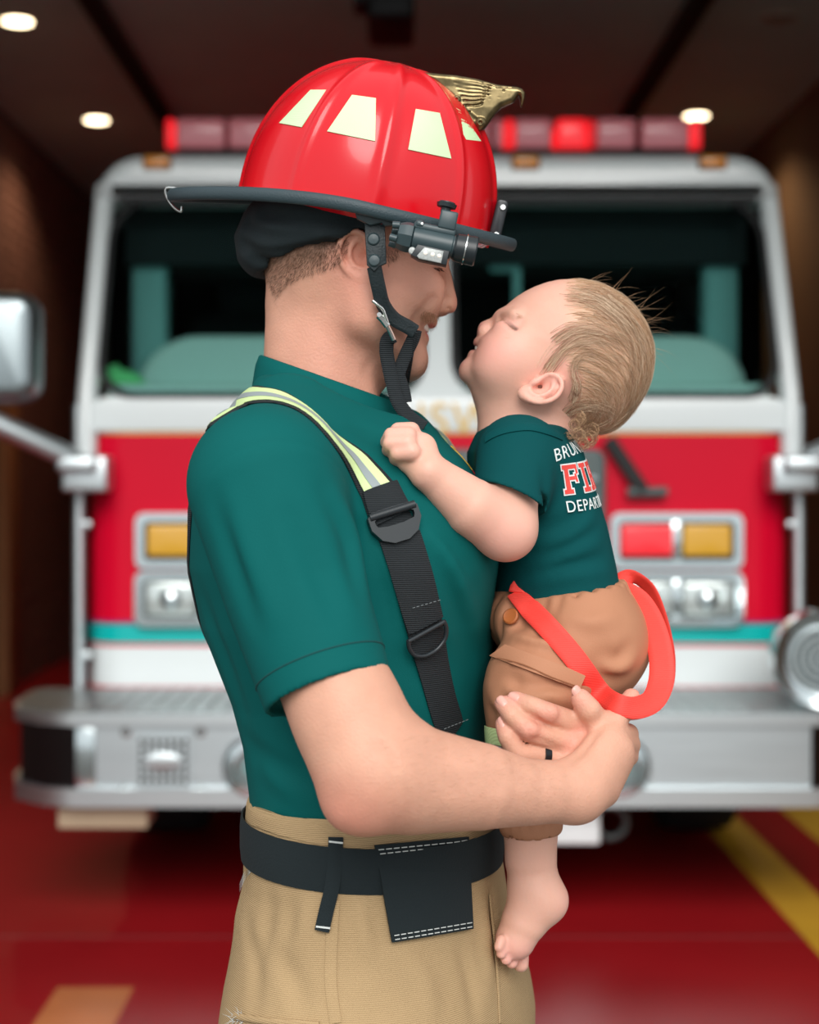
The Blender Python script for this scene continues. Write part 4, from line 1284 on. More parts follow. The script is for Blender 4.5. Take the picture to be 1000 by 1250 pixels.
# belt ring
bp = []
for i in range(72):
    a = 2 * math.pi * i / 72
    q = np.array([cx_ + .17 * math.cos(a), .2 * math.sin(a), 0]); q[2] = .9885 - .09 * q[0]
    bp.append(q)
bp = ontoN(base_tr, bp, .001); bp[:, 2] = .9885 - .09 * bp[:, 0]
bn = normN(base_tr, bp)
V = []; 
for q, nn in zip(bp, bn):
    nn = nn.copy(); nn[2] = 0; nn = nrm(nn)
    for dz, o in ((-.0200, 0), (-.0200, .0018), (-.01, .0028), (.01, .0028), (.0200, .0018), (.0200, 0)): V.append(q + nn * o + np.array([0, 0, dz]))
n = len(bp); Fc = []
for i in range(n):
    for j in range(6): Fc.append((i * 6 + j, i * 6 + (j + 1) % 6, ((i + 1) % n) * 6 + (j + 1) % 6, ((i + 1) % n) * 6 + j))
belt = sharp(pd('belt', V, Fc, M['black_cloth'], man), 50)
# belt loop, pocket patch with stitching, seams
band_on('belt_loop', base_tr, ((410, 1021), (409, 1045), (406, 1080), (399, 1112), (394, 1136)), .0125, M['black_cloth'], trou, .0032, .0022, 5, 4)
for x, y in ((410, 1026), (396, 1130)):
    band_on('thread', base_tr, ((x - 8, y), (x, y + 1), (x + 8, y + 2)), .0016, M['thread'], trou, .0056, .0008, 3, 2)
fp = patch_on('pocket_patch', base_tr, ((455, 1031), (566, 1021), (572, 1134), (476, 1150)), 10, 10, M['black_cloth'], trou, .0036, .0022)
for a, b in (((458, 1036), (564, 1026)), ((460, 1041), (563, 1030)), ((477, 1141), (570, 1126)), ((478, 1146), (570, 1131))):
    for k in range(0, 24, 2):
        p0 = np.array(a) + (np.array(b) - a) * k / 24; p1 = np.array(a) + (np.array(b) - a) * (k + 1.4) / 24
        tube('stitch', [march(base_tr, *p0, lift=.0078), march(base_tr, *p1, lift=.0078)], .0005, M['thread'], fp, 5)
band_on('side_seam', base_tr, ((408, 1098), (405, 1150), (404, 1200), (410, 1249)), .010, M['canvas'], trou, .0006, .0012, 5, 4)
band_on('front_seam', base_tr, ((598, 1092), (604, 1150), (610, 1249)), .006, M['canvas'], trou, .0004, .0010, 5, 4)
band_on('waistband', base_tr, ((309, 990), (345, 1003), (400, 1015), (430, 1018), (500, 1022), (560, 1020)), .024, M['canvas'], trou, .0006, .0010, 5, 4)
band_on('pocket_edge', base_tr, ((287, 1240), (330, 1247), (390, 1251)), .006, M['canvas'], trou, .001, .002, 5, 4)
fr = []
for k in range(26):
    q = march(base_tr, 290 + random.uniform(-6, 8), 1243 + random.uniform(-5, 5), -.25, .05, n=30); d = np.array([random.uniform(-1, .3), random.uniform(-.6, 0), random.uniform(-.6, 1)]) * .010
    fr.append([q, q + d * .5, q + d + [0, 0, random.uniform(-.003, .003)]])
for k in range(5):
    q = march(base_tr, 306, 1060 + k); fr.append([q, q + np.array([-.006, -.002, -.004 - .001 * k]), q + np.array([-.010, -.002, -.014 - .001 * k])])
strands('frayed_threads', fr, .0007, M['thread'], trou, kind='stuff')
# boots
for s in (1, -1):
    h_ = hipc + ld_ * .092 * s + np.array([.0, 0, -.66])
    bt = Sdf(); bt.u(capsule([h_[0], h_[1], .20], [h_[0] - .005, h_[1], .07], .058, .05), .02)
    bt.u(capsule([h_[0] + .01, h_[1], .055], [h_[0] + .15, h_[1] - .05, .042], .05, .044), .03)
    bt.i(lambda p: -p[:, 2] + .002, .004)
    b_o = sdf_obj('boot', bt, (h_[0] - .1, h_[1] - .16, -.01), (h_[0] + .24, h_[1] + .1, .28), .005, M['boot'], man)

# ---- suspenders
near = ((272, 499), (288, 491), (306, 486), (336, 488), (368, 501), (400, 529), (428, 560), (447, 583), (462, 601))
c = spline(np.concatenate([ontoN(base_shirt, [P(232, 580, -.085), P(240, 545, -.115), P(252, 517, -.128)], 0, 6), marchN(base_shirt, near)]), 5)
# over the shoulder and down the back
bk = [P(232, 620, -.072), P(238, 680, -.050), P(262, 780, -.02), P(284, 850, .01), P(300, 905, .0), P(306, 985, -.01)]
cb = spline([c[0]] + [onto(base_shirt, q, 0) for q in bk], 6)
sus = strap3('suspender', base_shirt, c, .036, M['black_web'], man, .0006, .0018, 8)
strap3('lime_strip', base_shirt, c, .0275, M['lime'], sus, .0026, .0010, 6)
strap3('silver_strip', base_shirt, c, .0085, M['silver'], sus, .0038, .0006, 3)
strap3('back_strap', base_shirt, cb, .034, M['black_web'], sus, .0006, .0018, 6)
low = ((460, 598), (474, 628), (487, 655), (503, 705), (516, 757), (528, 810), (541, 862), (552, 896))
cl = spline(marchN(base_shirt, low), 6)
strap3('lower_strap', base_shirt, cl, [.037] * len(cl), M['black_web'], sus, .0009, .0020, 8)
ce = spline([march(base_shirt, x, y) for x, y in ((460, 596), (468, 613), (478, 633))], 4)
strap3('doubled_end', base_shirt, ce, .039, M['black_web'], sus, .0034, .0024, 6)
ce = spline([march(base_shirt, x, y) for x, y in ((487, 655), (498, 690), (510, 735), (517, 762))], 4)
strap3('doubled_end', base_shirt, ce, .0374, M['black_web'], sus, .0034, .0022, 6)
def local(px, py, px2, py2, lift=.005):
    """frame on the shirt at a photo point with z along the strap towards the second point"""
    o = march(base_shirt, px, py, lift=lift); q = march(base_shirt, px2, py2, lift=lift); nn = surf_n(base_shirt, o)
    z = nrm(q - o); z = nrm(z - nn * (z @ nn)); x = np.cross(z, -nn) * -1
    x = np.cross(-nn, z) * -1
    m_ = Matrix.Identity(4)
    for i in range(3): m_[i][0], m_[i][1], m_[i][2], m_[i][3] = float(x[i]), float(-nn[i]), float(z[i]), float(o[i])
    return m_
ML = local(480, 637, 470, 612, .0065)
out = [(-.0235, .008), (-.0235, -.003), (-.017, -.014), (-.007, -.019), (.007, -.019), (.017, -.014), (.0235, -.003), (.0235, .008), (.019, .012), (0, .0125), (-.019, .012)]
hol = [(-.0185, .004), (-.0185, .001), (-.017, -.002), (-.007, -.0035), (.007, -.0035), (.017, -.002), (.0185, .001), (.0185, .004), (.016, .0055), (0, .006), (-.016, .0055)]
M['plastic'] = mat('black_plastic', srgb(34, 40, 44), rough=.38)
bk_ = prism('buckle', out, -.003, .004, M['plastic'], sus, hole=hol, M=ML)
tube('buckle_bar', [tuple(ML @ Vector((-.0215, -.002, .0085))), tuple(ML @ Vector((.0215, -.002, .0085)))], .0036, M['plastic'], bk_, 10)
MD = local(516, 774, 511, 752, .0075)
dp = [(-.0195, 0.006), (-.0205, -.002), (-.017, -.011), (-.008, -.0165), (0, -.0175), (.008, -.0165), (.017, -.011), (.0205, -.002), (.0195, .006)]
dp = spline([tuple(ML_ for ML_ in (MD @ Vector((x, 0, z)))) for x, z in dp], 3)
dr = tube('d_ring', dp, .0021, M['plastic'], sus, 8)
tube('d_ring_bar', [tuple(MD @ Vector((-.0200, 0, .005))), tuple(MD @ Vector((.0200, 0, .005)))], .0021, M['plastic'], dr, 8)
for a, b in (((500, 740), (535, 729)), ((536, 888), (566, 876))):
    for k in range(0, 14, 2):
        p0 = np.array(a) + (np.array(b) - a) * k / 14; p1 = np.array(a) + (np.array(b) - a) * (k + 1.2) / 14
        tube('stitch', [march(base_shirt, *p0, lift=.0062), march(base_shirt, *p1, lift=.0062)], .0004, mat('grey_thread', srgb(110, 116, 118), rough=.9) if k == 0 and a[0] == 500 else bpy.data.materials['grey_thread'], sus, 4)
# the far strap mirrors the near one about his own centre plane
fwd = np.array([math.cos(ROT), math.sin(ROT), 0]); lat = np.array([-math.sin(ROT), math.cos(ROT), 0])
def far(p):
    z, cx, cy = p[2], np.interp(p[2], [s[0] for s in sorted(tsec)], [s[1] for s in sorted(tsec)]), 0
    q = np.array(p) - [cx, 0, 0]; q = q - 2 * (q @ lat) * lat; return onto(base_shirt, q + [cx, 0, 0], 0)
cf = np.array([far(p) for p in c]); clf = np.array([far(p) for p in cl])
sus2 = strap3('suspender', base_shirt, cf, .036, M['black_web'], man, .0006, .0018, 6)
strap3('lime_strip', base_shirt, cf, .0275, M['lime'], sus2, .0026, .0010, 4)
strap3('silver_strip', base_shirt, cf, .0085, M['silver'], sus2, .0038, .0006, 3)
strap3('lower_strap', base_shirt, clf, .034, M['black_web'], sus2, .0009, .0020, 6)
# embroidered chest emblem
for (x, y, yy), col, ww in (((549, 570, -.03), srgb(214, 176, 60), .016), ((566, 588, -.03), srgb(226, 50, 60), .012)):
    o = onto(base_shirt, P(x, y, yy), 0); tt = nrm(np.cross(surf_n(base_shirt, o), [0, -1, 0]))
    cc_ = [onto(base_shirt, o + np.array([.0, 0, dz]) + np.array([.006, 0, 0]) * (-dz / .02), 0) for dz in (.016, .008, 0, -.008, -.016)]
    strap3('embroidered_emblem', base_shirt, cc_, ww, mat('emblem_thread', col, rough=.8, noise=(300, .5)), tee, .0005, .0008, 4)

# ---- teeth, moustache, lashes, brows, cropped hair, nails, ring
tv = [P(509, 395, 0) + [0, -.0225, 0], P(518, 398, 0) + [0, -.0135, 0], P(521, 399, 0), P(518, 398, 0) + [0, .0135, 0], P(509, 395, 0) + [0, .0225, 0]]
arc = spline(tv, 6)
for k in range(10):
    i0, i1 = k * len(arc) // 10, min((k + 1) * len(arc) // 10, len(arc) - 1)
    mid = (arc[i0] + arc[i1]) / 2; dr_ = arc[i1] - arc[i0]; wd = np.linalg.norm(dr_) * .95
    u = nrm(dr_); fw = nrm(np.cross(u, [0, 0, 1]))
    m_ = Matrix.Identity(4)
    for i in range(3): m_[i][0], m_[i][1], m_[i][2], m_[i][3] = float(u[i]), float(fw[i]), float(np.cross(u, fw)[i]), float(mid[i])
    box('tooth', (-wd / 2, -.0022, -.0056), (wd / 2, .0022, .0056), M['tooth'], man, .0013, 2, m_)
g_ = np.random.default_rng(3)
def fuzz(f, px, n, L, d, jit, wd, name, m, spread=None, y0=-.2, both=True, **kw):
    """short hair rooted where sight lines of a photo polygon meet the skin (mirrored to the far side)"""
    pf = poly2([(a, b) for a, b in px]); xs = [a for a, b in px]; zs = [b for a, b in px]
    q = np.stack([g_.uniform(min(xs), max(xs), n * 6), g_.uniform(min(zs), max(zs), n * 6)], 1)
    q = q[pf(q[:, 0].astype(f4), q[:, 1].astype(f4)) < 0][:n]; n = len(q)
    r0 = marchN(f, q, y0, .1, 40); nn = normN(f, r0)
    dd = np.array(d, float) + nn * .35 + g_.normal(0, jit, (n, 3)); dd /= np.linalg.norm(dd, axis=1, keepdims=True)
    l = (L * g_.uniform(.6, 1.15, n))[:, None]
    out = np.stack([r0 - nn * .0005, r0 + dd * l * .5 + nn * .0006, r0 + dd * l + nn * .0002], 1)
    if both: out = np.concatenate([out, out * np.array([1, -1, 1])])
    return strands(name, out, wd, m, man, **kw)
M['mous'] = mat('moustache_hair', srgb(172, 128, 96), rough=.6)
fuzz(head, ((520, 378), (534, 383), (537, 386), (531, 391), (522, 391), (515, 388), (512, 384)), 170, .0070, (-.25, -.25, -1), .25, .00027, 'moustache', M['mous'], kind='stuff')
fuzz(head, ((530, 304), (545, 305), (545, 311), (524, 309), (516, 306), (520, 302)), 160, .007, (-.8, -.2, .3), .2, .0003, 'eyebrow', M['hair'], kind='stuff')
fuzz(head, ((528, 326), (540, 327), (541, 329), (530, 329)), 40, .006, (.7, -.4, -.5), .15, .0004, 'eyelashes', mat('lash', srgb(50, 36, 30), rough=.6), kind='stuff')
fuzz(head, ((470, 300), (494, 300), (484, 314), (474, 322), (468, 316)), 170, .006, (.1, -.1, -1), .25, .00026, 'sideburn', M['hair'], kind='stuff')
fuzz(body, ((318, 290), (430, 290), (424, 310), (410, 326), (380, 334), (352, 346), (338, 366), (326, 340)), 2600, .0050, (-.25, -.1, -1), .3, .00026, 'cropped_hair', M['hair'], kind='stuff')
fuzz(body, ((440, 900), (540, 897), (640, 930), (690, 940), (690, 985), (560, 1000), (450, 1000)), 900, .008, (.9, -.1, -.15), .35, .00008, 'arm_hair', mat('fine_arm_hair', srgb(176, 132, 100), rough=.5), y0=-.35, both=False, kind='stuff')
def nail(c_, t_, n_, sx, parent=man):
    t_ = nrm(t_); n_ = np.array(n_, float); n_ = nrm(n_ - t_ * (n_ @ t_)); s_ = np.cross(t_, n_)
    bm = bmesh.new(); bmesh.ops.create_uvsphere(bm, u_segments=14, v_segments=8, radius=1)
    for v in bm.verts:
        x, y, z = v.co; sq = lambda q: math.copysign(abs(q) ** .7, q)
        q = np.array(c_) + t_ * sq(x) * .0062 * sx + s_ * sq(y) * .0047 * sx + n_ * (z * .0011 - .0022 * sx * y * y)
        v.co = Vector(q)
    return link('fingernail', bm_mesh(bm), M['nail'], parent, True)
for a, b, r0 in (((646, 861, -.156), (629, 853.5, -.149), .0078), ((625, 873, -.158), (613.5, 859, -.151), .0078), ((619, 899, -.156), (614, 884, -.150), .0076)):
    A, B_ = P(*a), P(*b); t_ = nrm(B_ - A); n_ = np.array([-.05, -1, .35]); n_ = nrm(n_ - t_ * (n_ @ t_))
    nail(A + (B_ - A) * .92 + n_ * r0 * .90, t_, n_, 1.0)
A, B_ = P(719, 866, -.150), P(709, 853, -.150); t_ = nrm(B_ - A); nail(B_ + nrm([-.3, -.6, .8]) * .0080, t_, (-.5, -.2, .8), 1.1)
A, B_ = P(684, 926, -.137), P(632, 919, -.154); t_ = nrm(B_ - A); cc_ = A + (B_ - A) * .42; u_, v_, _ = frame_axes(t_)
rp = [cc_ + (u_ * math.cos(a) + v_ * math.sin(a)) * .0112 for a in np.linspace(0, 2 * math.pi, 32, endpoint=False)]
V, Fc = sweep_mesh(rp, [(-.0012, -.003), (.0012, -.003), (.0012, .003), (-.0012, .003)], up=t_, closed=True)
joined('finger_ring', [(V, Fc)], mat('dark_ring', srgb(40, 44, 48), rough=.3, metal=.6), man)
# ------------------------------------------------------------------ fire helmet
M['h_red'] = mat('helmet_red', srgb(206, 8, 26), rough=0.24, spec=.4, coat=.25)
M['h_lime'] = mat('helmet_reflective', srgb(206, 234, 184), rough=0.4, weave=(300, .3, 'DIAGONAL'))
M['rim'] = mat('rim_rubber', srgb(46, 62, 68), rough=0.5, bump=.2, bscale=700)
M['brass'] = mat('antique_brass', srgb(120, 106, 76), rough=0.3, metal=1.0, noise=(110, .55))
M['steel'] = mat('bright_steel', srgb(214, 216, 214), rough=0.2, metal=1.0)
M['leather'] = mat('black_leather', srgb(28, 40, 44), rough=0.55, bump=.25, bscale=500)
M['flash'] = mat('flashlight_body', srgb(50, 66, 70), rough=0.38)
M['flash_dark'] = mat('flashlight_dark', srgb(26, 34, 38), rough=0.4)
M['led'] = mat('led_panel', srgb(170, 174, 172), rough=0.25, noise=(500, .25))
TH = R(13.3); hu = np.array([math.cos(TH), 0, -math.sin(TH)]); hv = np.array([math.sin(TH), 0, math.cos(TH)]); hw = np.array([0, 1.0, 0])
RO = R(8.5); hw, hv = hw * math.cos(RO) + hv * math.sin(RO), hv * math.cos(RO) - hw * math.sin(RO)      # rolled a little towards the camera
HO = P(447, 252, .004)
hl = empty('fire_helmet', tuple(HO), 'red traditional fire helmet with black brim edge worn by the man', 'helmet')
def H3(u, w_, v): return HO + hu * u + hw * w_ + hv * v
A_, B2, H_ = .1220, .106, .1385
EX = 2.12
def dome_pt(phi, s, ribs=True, off=0.0, vb=-.012):
    """s: 0 crown .. 1 base"""
    a = s * math.pi / 2
    r = math.sin(a) ** (2 / EX); v = math.cos(a) ** (2 / EX) * H_
    u, w_ = A_ * r * math.cos(phi), B2 * r * math.sin(phi)
    if ribs:
        h = 0
        for p0, amp, wd in ((0, .0042, .0075), (math.pi, .0042, .0075), (1.47, .0036, .0060), (-1.47, .0036, .0060), (.76, .0022, .0045), (-.76, .0022, .0045), (2.12, .0022, .0045), (-2.12, .0022, .0045)):
            dp = (phi - p0 + math.pi) % (2 * math.pi) - math.pi
            x = dp * r * (A_ + B2) / 2 / wd
            h += amp * math.exp(-x * x) * min(1, r * 3) 
        off = off + h
    n = np.array([u / A_ ** 2, w_ / B2 ** 2, v / H_ ** 2]); n = n / (np.linalg.norm(n) + 1e-9)
    return np.array([u, w_, v]) + n * off
NP, NS = 288, 72
V = []; Fc = []
def rings(off, ribs):
    return [[H3(*dome_pt(2 * math.pi * i / NP, max(k, .15) / NS, ribs, off)) for i in range(NP)] for k in range(NS + 1)]
outer = rings(0, True)
outer.append([q - hv * .012 for q in outer[-1]])
inner = [[H3(*dome_pt(2 * math.pi * i / NP, max(k, .15) / NS, False, -.004)) for i in range(0, NP)] for k in range(0, NS + 1, 6)]
inner.append([q - hv * .012 for q in inner[-1]])
for rr in outer + inner[::-1]: V += rr
nr = len(outer) + len(inner)
for k in range(nr - 1):
    for i in range(NP):
        j = (i + 1) % NP; Fc.append((k * NP + i, k * NP + j, (k + 1) * NP + j, (k + 1) * NP + i))
Fc.append(tuple(range(NP))); Fc.append(tuple((nr - 1) * NP + i for i in range(NP)))
sharp(pd('dome', V, Fc, M['h_red'], hl), 80)
# brim
def brim_pt(phi, t, dv=0.0):
    c, s = math.cos(phi), math.sin(phi); b = max(0, -c)
    ui, wi, vi = A_ * .985 * c, B2 * .985 * s, -.010
    uo, wo = (.148 if c > 0 else .188) * c, .131 * s * (1 - .15 * b)
    vo = -.002 + .0005 * s * s - .029 * b ** 1.6
    q = t ** 1.0
    return H3(ui + (uo - ui) * t, wi + (wo - wi) * t, vi + (vo - vi) * q + .004 * math.sin(math.pi * t) + dv)
NB = 160; TT = [0, .2, .4, .6, .8, 1]
V = []; Fc = []
for dv, tt in ((0, TT), (-.0035, TT[::-1])):
    for t_ in tt: V += [brim_pt(2 * math.pi * i / NB, t_, dv) for i in range(NB)]
nr = 2 * len(TT)
for k in range(nr):
    for i in range(NB):
        j = (i + 1) % NB; k2 = (k + 1) % nr; Fc.append((k * NB + i, k * NB + j, k2 * NB + j, k2 * NB + i))
brim = sharp(pd('brim', V, Fc, M['h_red'], hl), 60)
rim = [brim_pt(2 * math.pi * i / NB, 1.0, -.0018) for i in range(NB)]
V, Fc = sweep_mesh(rim, [(.0042 * math.cos(a), .0064 * math.sin(a)) for a in np.linspace(0, 2 * math.pi, 14, endpoint=False)], up=hv, closed=True)
joined('brim_edge', [(V, Fc)], M['rim'], brim, ang=180)
# reflective trapezoids between the ribs, both sides
domef = ell(HO, (A_, B2, H_), np.stack([hu, hw, hv]))
dome_s = Sdf().u(lambda p: domef(p) - .0010)
for cor in (((380, 111), (399, 111), (369, 156), (342, 151)), ((430, 117), (459, 121), (458, 173), (400, 161)), ((507, 134), (536, 139), (550, 194), (498, 183)), ((541, 125), (561, 136), (586, 173), (568, 171))):
    tr_ = patch_on('reflective_trapezoid', dome_s, cor, 8, 8, M['h_lime'], hl, .0006, .0009)
    co = np.empty(len(tr_.data.vertices) * 3, f4); tr_.data.vertices.foreach_get('co', co); co = co.reshape(-1, 3) + np.array(tr_.location) + np.array(WL[hl.name])
    co = co - 2 * ((co - HO) @ hw)[:, None] * hw
    pd('reflective_trapezoid', co, [tuple(p.vertices) for p in tr_.data.polygons], M['h_lime'], hl)
# eagle crest
def EC(x, y): return P(480 + x / 5.556, 60 + y / 5.556, 0)
ep = [(148, 160), (220, 166), (300, 175), (420, 186), (550, 208), (630, 230), (700, 248), (770, 258), (830, 264), (862, 276), (880, 302), (876, 345), (858, 404), (848, 385), (846, 350), (836, 322), (820, 345), (800, 368), (762, 382), (720, 402), (690, 430), (652, 480), (606, 546), (575, 553), (545, 530), (480, 462), (400, 385), (320, 322), (250, 272), (190, 245), (148, 230)]
ea = Sdf()
e2 = [(EC(*q)[0], EC(*q)[2]) for q in ep]
ea.u(slabv(e2, [(EC(0, 160)[2], .0085), (EC(0, 260)[2], .0085), (EC(0, 400)[2], .0105), (EC(0, 540)[2], .011)], .55))
for s in ysn:
    o = np.array([0, s, 0])
    ea.u(polycap([EC(160, 215) + o * .0085, EC(400, 380) + o * .0105, EC(570, 525) + o * .0105], [.0030, .0040, .0046]), .003)
    for x, y, r_ in ((250, 240, .0042), (422, 350, .0042), (580, 500, .0055)):
        ea.u(ell(EC(x, y) + o * .0125, (r_, .004, r_)), .0012)
        ea.s(capsule(EC(x, y) + o * .0165, EC(x, y) + o * .018, .0018), .0006)
    for i in range(7):                                                                                       # wing feathers sweeping to the neck
        l_ = spline([EC(392 + 16 * i, 206 + 30 * i) + o * 0.0095, EC(470 + 12 * i, 226 + 27 * i) + o * 0.0101, EC(560 + 4 * i, 240 + 23 * i) + o * 0.0095, EC(628 - 4 * i, 262 + 17 * i) + o * 0.0083], 3)
        ea.s(polycap(l_, [.0009] * 3 + [.0013] * 4 + [.0007] * 3), .0010)
    for i in range(5):
        l_ = spline([EC(600 + 10 * i, 240 + 26 * i) + o * 0.0083, EC(640 + 6 * i, 256 + 22 * i) + o * 0.0075, EC(684, 270 + 17 * i) + o * 0.0067], 3)
        ea.s(polycap(l_, [.0007] * 7), .0008)
    for i in range(4):                                                                                       # scrolls along the base
        l_ = spline([EC(165, 178 + 13 * i) + o * 0.0075, EC(250 + 8 * i, 205 + 15 * i) + o * 0.0083, EC(330, 262 + 14 * i) + o * 0.0093, EC(400 - 6 * i, 320 + 12 * i) + o * 0.0097], 3)
        ea.s(polycap(l_, [.0008] * 10), .0009)
    for i in range(3):
        ea.s(polycap([EC(440 + 40 * i, 395 + 36 * i) + o * 0.0103, EC(475 + 36 * i, 388 + 40 * i) + o * 0.0103], [.0010, .0007]), .0009)
    ea.u(ell(EC(735, 290) + o * .0070, (.0026, .0018, .0022)), .0008)
    ea.s(ell(EC(735, 290) + o * .0092, (.0012, .0012, .0012)), .0004)
    ea.s(polycap([EC(700, 335) + o * .0085, EC(770, 330) + o * .0075, EC(812, 318) + o * .006], [.0007, .0007, .0005]), .0006)
    ea.s(polycap([EC(690, 270) + o * .0085, EC(790, 272) + o * .0070], [.0008, .0005]), .0006)
ep_, eq_ = mesh_sdf(ea, EC(130, 570) - [0, .022, 0], EC(900, 130) + [0, .022, 0], .0006)
rr_ = ep_ - HO; ry_ = np.array([0, 1.0, 0]); v0_ = np.array([math.sin(TH), 0, math.cos(TH)])                  # rolled with the helmet, set on its front ridge
ep_ = HO + np.outer(rr_ @ hu + .0015, hu) + np.outer(rr_ @ ry_ * 1.12, hw) + np.outer((rr_ @ v0_) * 1.0 - .0020, hv)
eag = link('eagle_crest', np_mesh('eagle_crest', ep_, eq_), M['brass'], hl)
# front bracket for the shield
MH = Matrix.Identity(4)
for i in range(3): MH[i][0], MH[i][1], MH[i][2], MH[i][3] = float(hu[i]), float(hw[i]), float(hv[i]), float(HO[i])
fb = prism('front_bracket', rrect(A_ + .001, -.006, A_ + .0125, .036, .004), -.017, .017, M['plastic'], hl, .002, M=MH)
for v in (.002, .029):
    lathe('screw', [(-.0015, .0026), (0, .003), (.002, .003)], H3(A_ + .008, -.0175, v), (0, 1, 0), M['steel'], fb, 12)
# hanging hook at the tail
tip = brim_pt(math.pi, 1.0, -.002)
tube('tail_ring', spline([tip + [.010, -.012, .004], tip + [-.004, -.008, .006], tip + [-.0045, -.006, -.002], tip + [.002, -.006, -.012], tip + [.009, -.006, -.0165], tip + [.0105, -.006, -.012]], 5), .0014, M['steel'], hl, 8)

# black cloth liner around the head
ln = Sdf()
lsec = [(238, 318, 520, .086), (262, 298, 543, .094), (290, 286, 546, .096), (318, 290, 546, .093), (345, 306, 545, .086)]
ln.u(loft([(ZH(y), ((a + b) / 2 - 483) / 1251., 0, (b - a) / 2 / 1251., w_) for y, a, b, w_ in lsec]), .01)
pn = nrm([ZH(306) - ZH(340), 0, -(P(440, 0)[0] - P(322, 0)[0])]); pc = P(322, 341, 0)
ln.i(lambda p: (p - pc.astype(f4)) @ pn.astype(f4), .022)
for q in (((300, 275), (330, 290), (372, 288)), ((296, 300), (330, 312), (400, 300)), ((322, 262), (380, 272), (430, 268)), ((310, 318), (345, 322), (380, 312))):
    pts = spline(marchN(ln, q), 3); ln.s(polycap(pts, [.0022] * len(pts)), .014)
ln.s(lambda p: head(p) - .0012, .002)
sdf_obj('cloth_liner', ln, (-.19, -.11, ZH(350)), (.07, .11, ZH(232)), .0022, M['black_cloth'], hl, None, 1)

# side bracket, leather tab, snaps, chin strap (near and far side)
def SB(x, y, Y): return P(x, y, Y)
for s in ysn:
    def q3(x, y, Y, s=s):
        p = P(x, y, Y); return p if s < 0 else np.array([p[0], -p[1], p[2]])
    Yb = -.108
    def plq(name, px, Y, m, th, par, bev=.0012):
        pts = [(q3(x, y, Y)[0], q3(x, y, Y)[2]) for x, y in px]; y0, y1 = (Y - th, Y) if s < 0 else (-Y, -Y + th)
        return prism(name, pts, y0, y1, m, par, bev if s < 0 else 0)
    br = plq('side_bracket', ((431, 250), (437, 252), (488, 262), (486, 276), (470, 277), (466, 273), (452, 276), (436, 268)), Yb, M['flash'], .006, hl)
    tb = plq('leather_tab', ((445, 272), (470, 275), (472, 322), (463, 326), (457, 332), (448, 324)), Yb + .003, M['leather'], .004, br)
    for x, y in ((456, 292), (457, 318)):
        lathe('snap', [(-.0022, .001), (-.0018, .0045), (-.0006, .0058), (0, .006)], q3(x, y, Yb - .001) if s < 0 else q3(x, y, Yb - .001), (0, -s, 0), M['flash'], tb, 18)
    up_ = (0, s, 0)
    c1 = spline([q3(457, 326, -.106), q3(462, 350, -.098), q3(468, 372, -.088), q3(481, 389, -.078), q3(498, 399, -.070), q3(507, 405, -.066)], 6)
    tube('chin_strap', c1, 1, M['leather'], hl, up=up_, sect=flat_r(.0135, .0034))
    if s < 0:
        c2 = spline([q3(507, 403, -.0665), q3(505, 412, -.064), q3(499, 425, -.060), q3(492, 441, -.058), q3(487, 456, -.058), q3(486, 472, -.057)], 6)
        tube('chin_strap', c2, 1, M['black_web'], hl, up=up_, sect=flat_r(.0125, .0030))
        c3 = spline([q3(480, 410, -.072), q3(473, 416, -.070), q3(472, 430, -.066), q3(475, 448, -.063), q3(480, 470, -.062), q3(486, 490, -.062), q3(497, 506, -.062), q3(509, 516, -.063), q3(518, 522, -.064)], 6)
        tube('chin_strap', c3, 1, M['black_web'], hl, up=(.15, s, .1), sect=flat_r(.0135, .0036))
        c4 = spline([q3(485, 448, -.060), q3(490, 462, -.058), q3(495, 478, -.057), q3(497, 491, -.057)], 6)
        tube('strap_tail', c4, 1, M['black_web'], hl, up=(.2, s, 0), sect=flat_r(.0095, .0026))
        bkl = tube('strap_buckle', spline([q3(469, 381, -.090), q3(466, 376, -.092), q3(460, 371, -.093), q3(455, 367, -.093)], 4), .0017, M['steel'], hl, 8)
        tube('buckle_hook', spline([q3(468, 379, -.091), q3(472, 390, -.088), q3(474, 397, -.086)], 4), .0016, M['steel'], bkl, 8)
        tube('buckle_body', [q3(462, 385, -.090), q3(467, 390, -.0885), q3(473, 398, -.087)], 1, M['steel'], bkl, sect=flat_r(.0062, .004), up=up_)
        tube('buckle_lever', [q3(473, 398, -.0865), q3(477, 406, -.083), q3(481, 415, -.080)], 1, M['steel'], bkl, sect=flat_r(.0040, .0022), up=up_)
        tube('buckle_pin', [q3(463, 384, -.094), q3(463, 384, -.086)], .0022, M['steel'], bkl, 8)
        # the free end runs across under the chin to the other side
        c5 = spline([q3(507, 404, -.066), q3(500, 440, -.05), q3(496, 462, -.02), q3(496, 464, .02), q3(500, 440, .05), q3(507, 404, .066)], 8)
        tube('chin_cup_strap', c5, 1, M['black_web'], hl, up=(.6, 0, .4), sect=flat_r(.010, .0024))

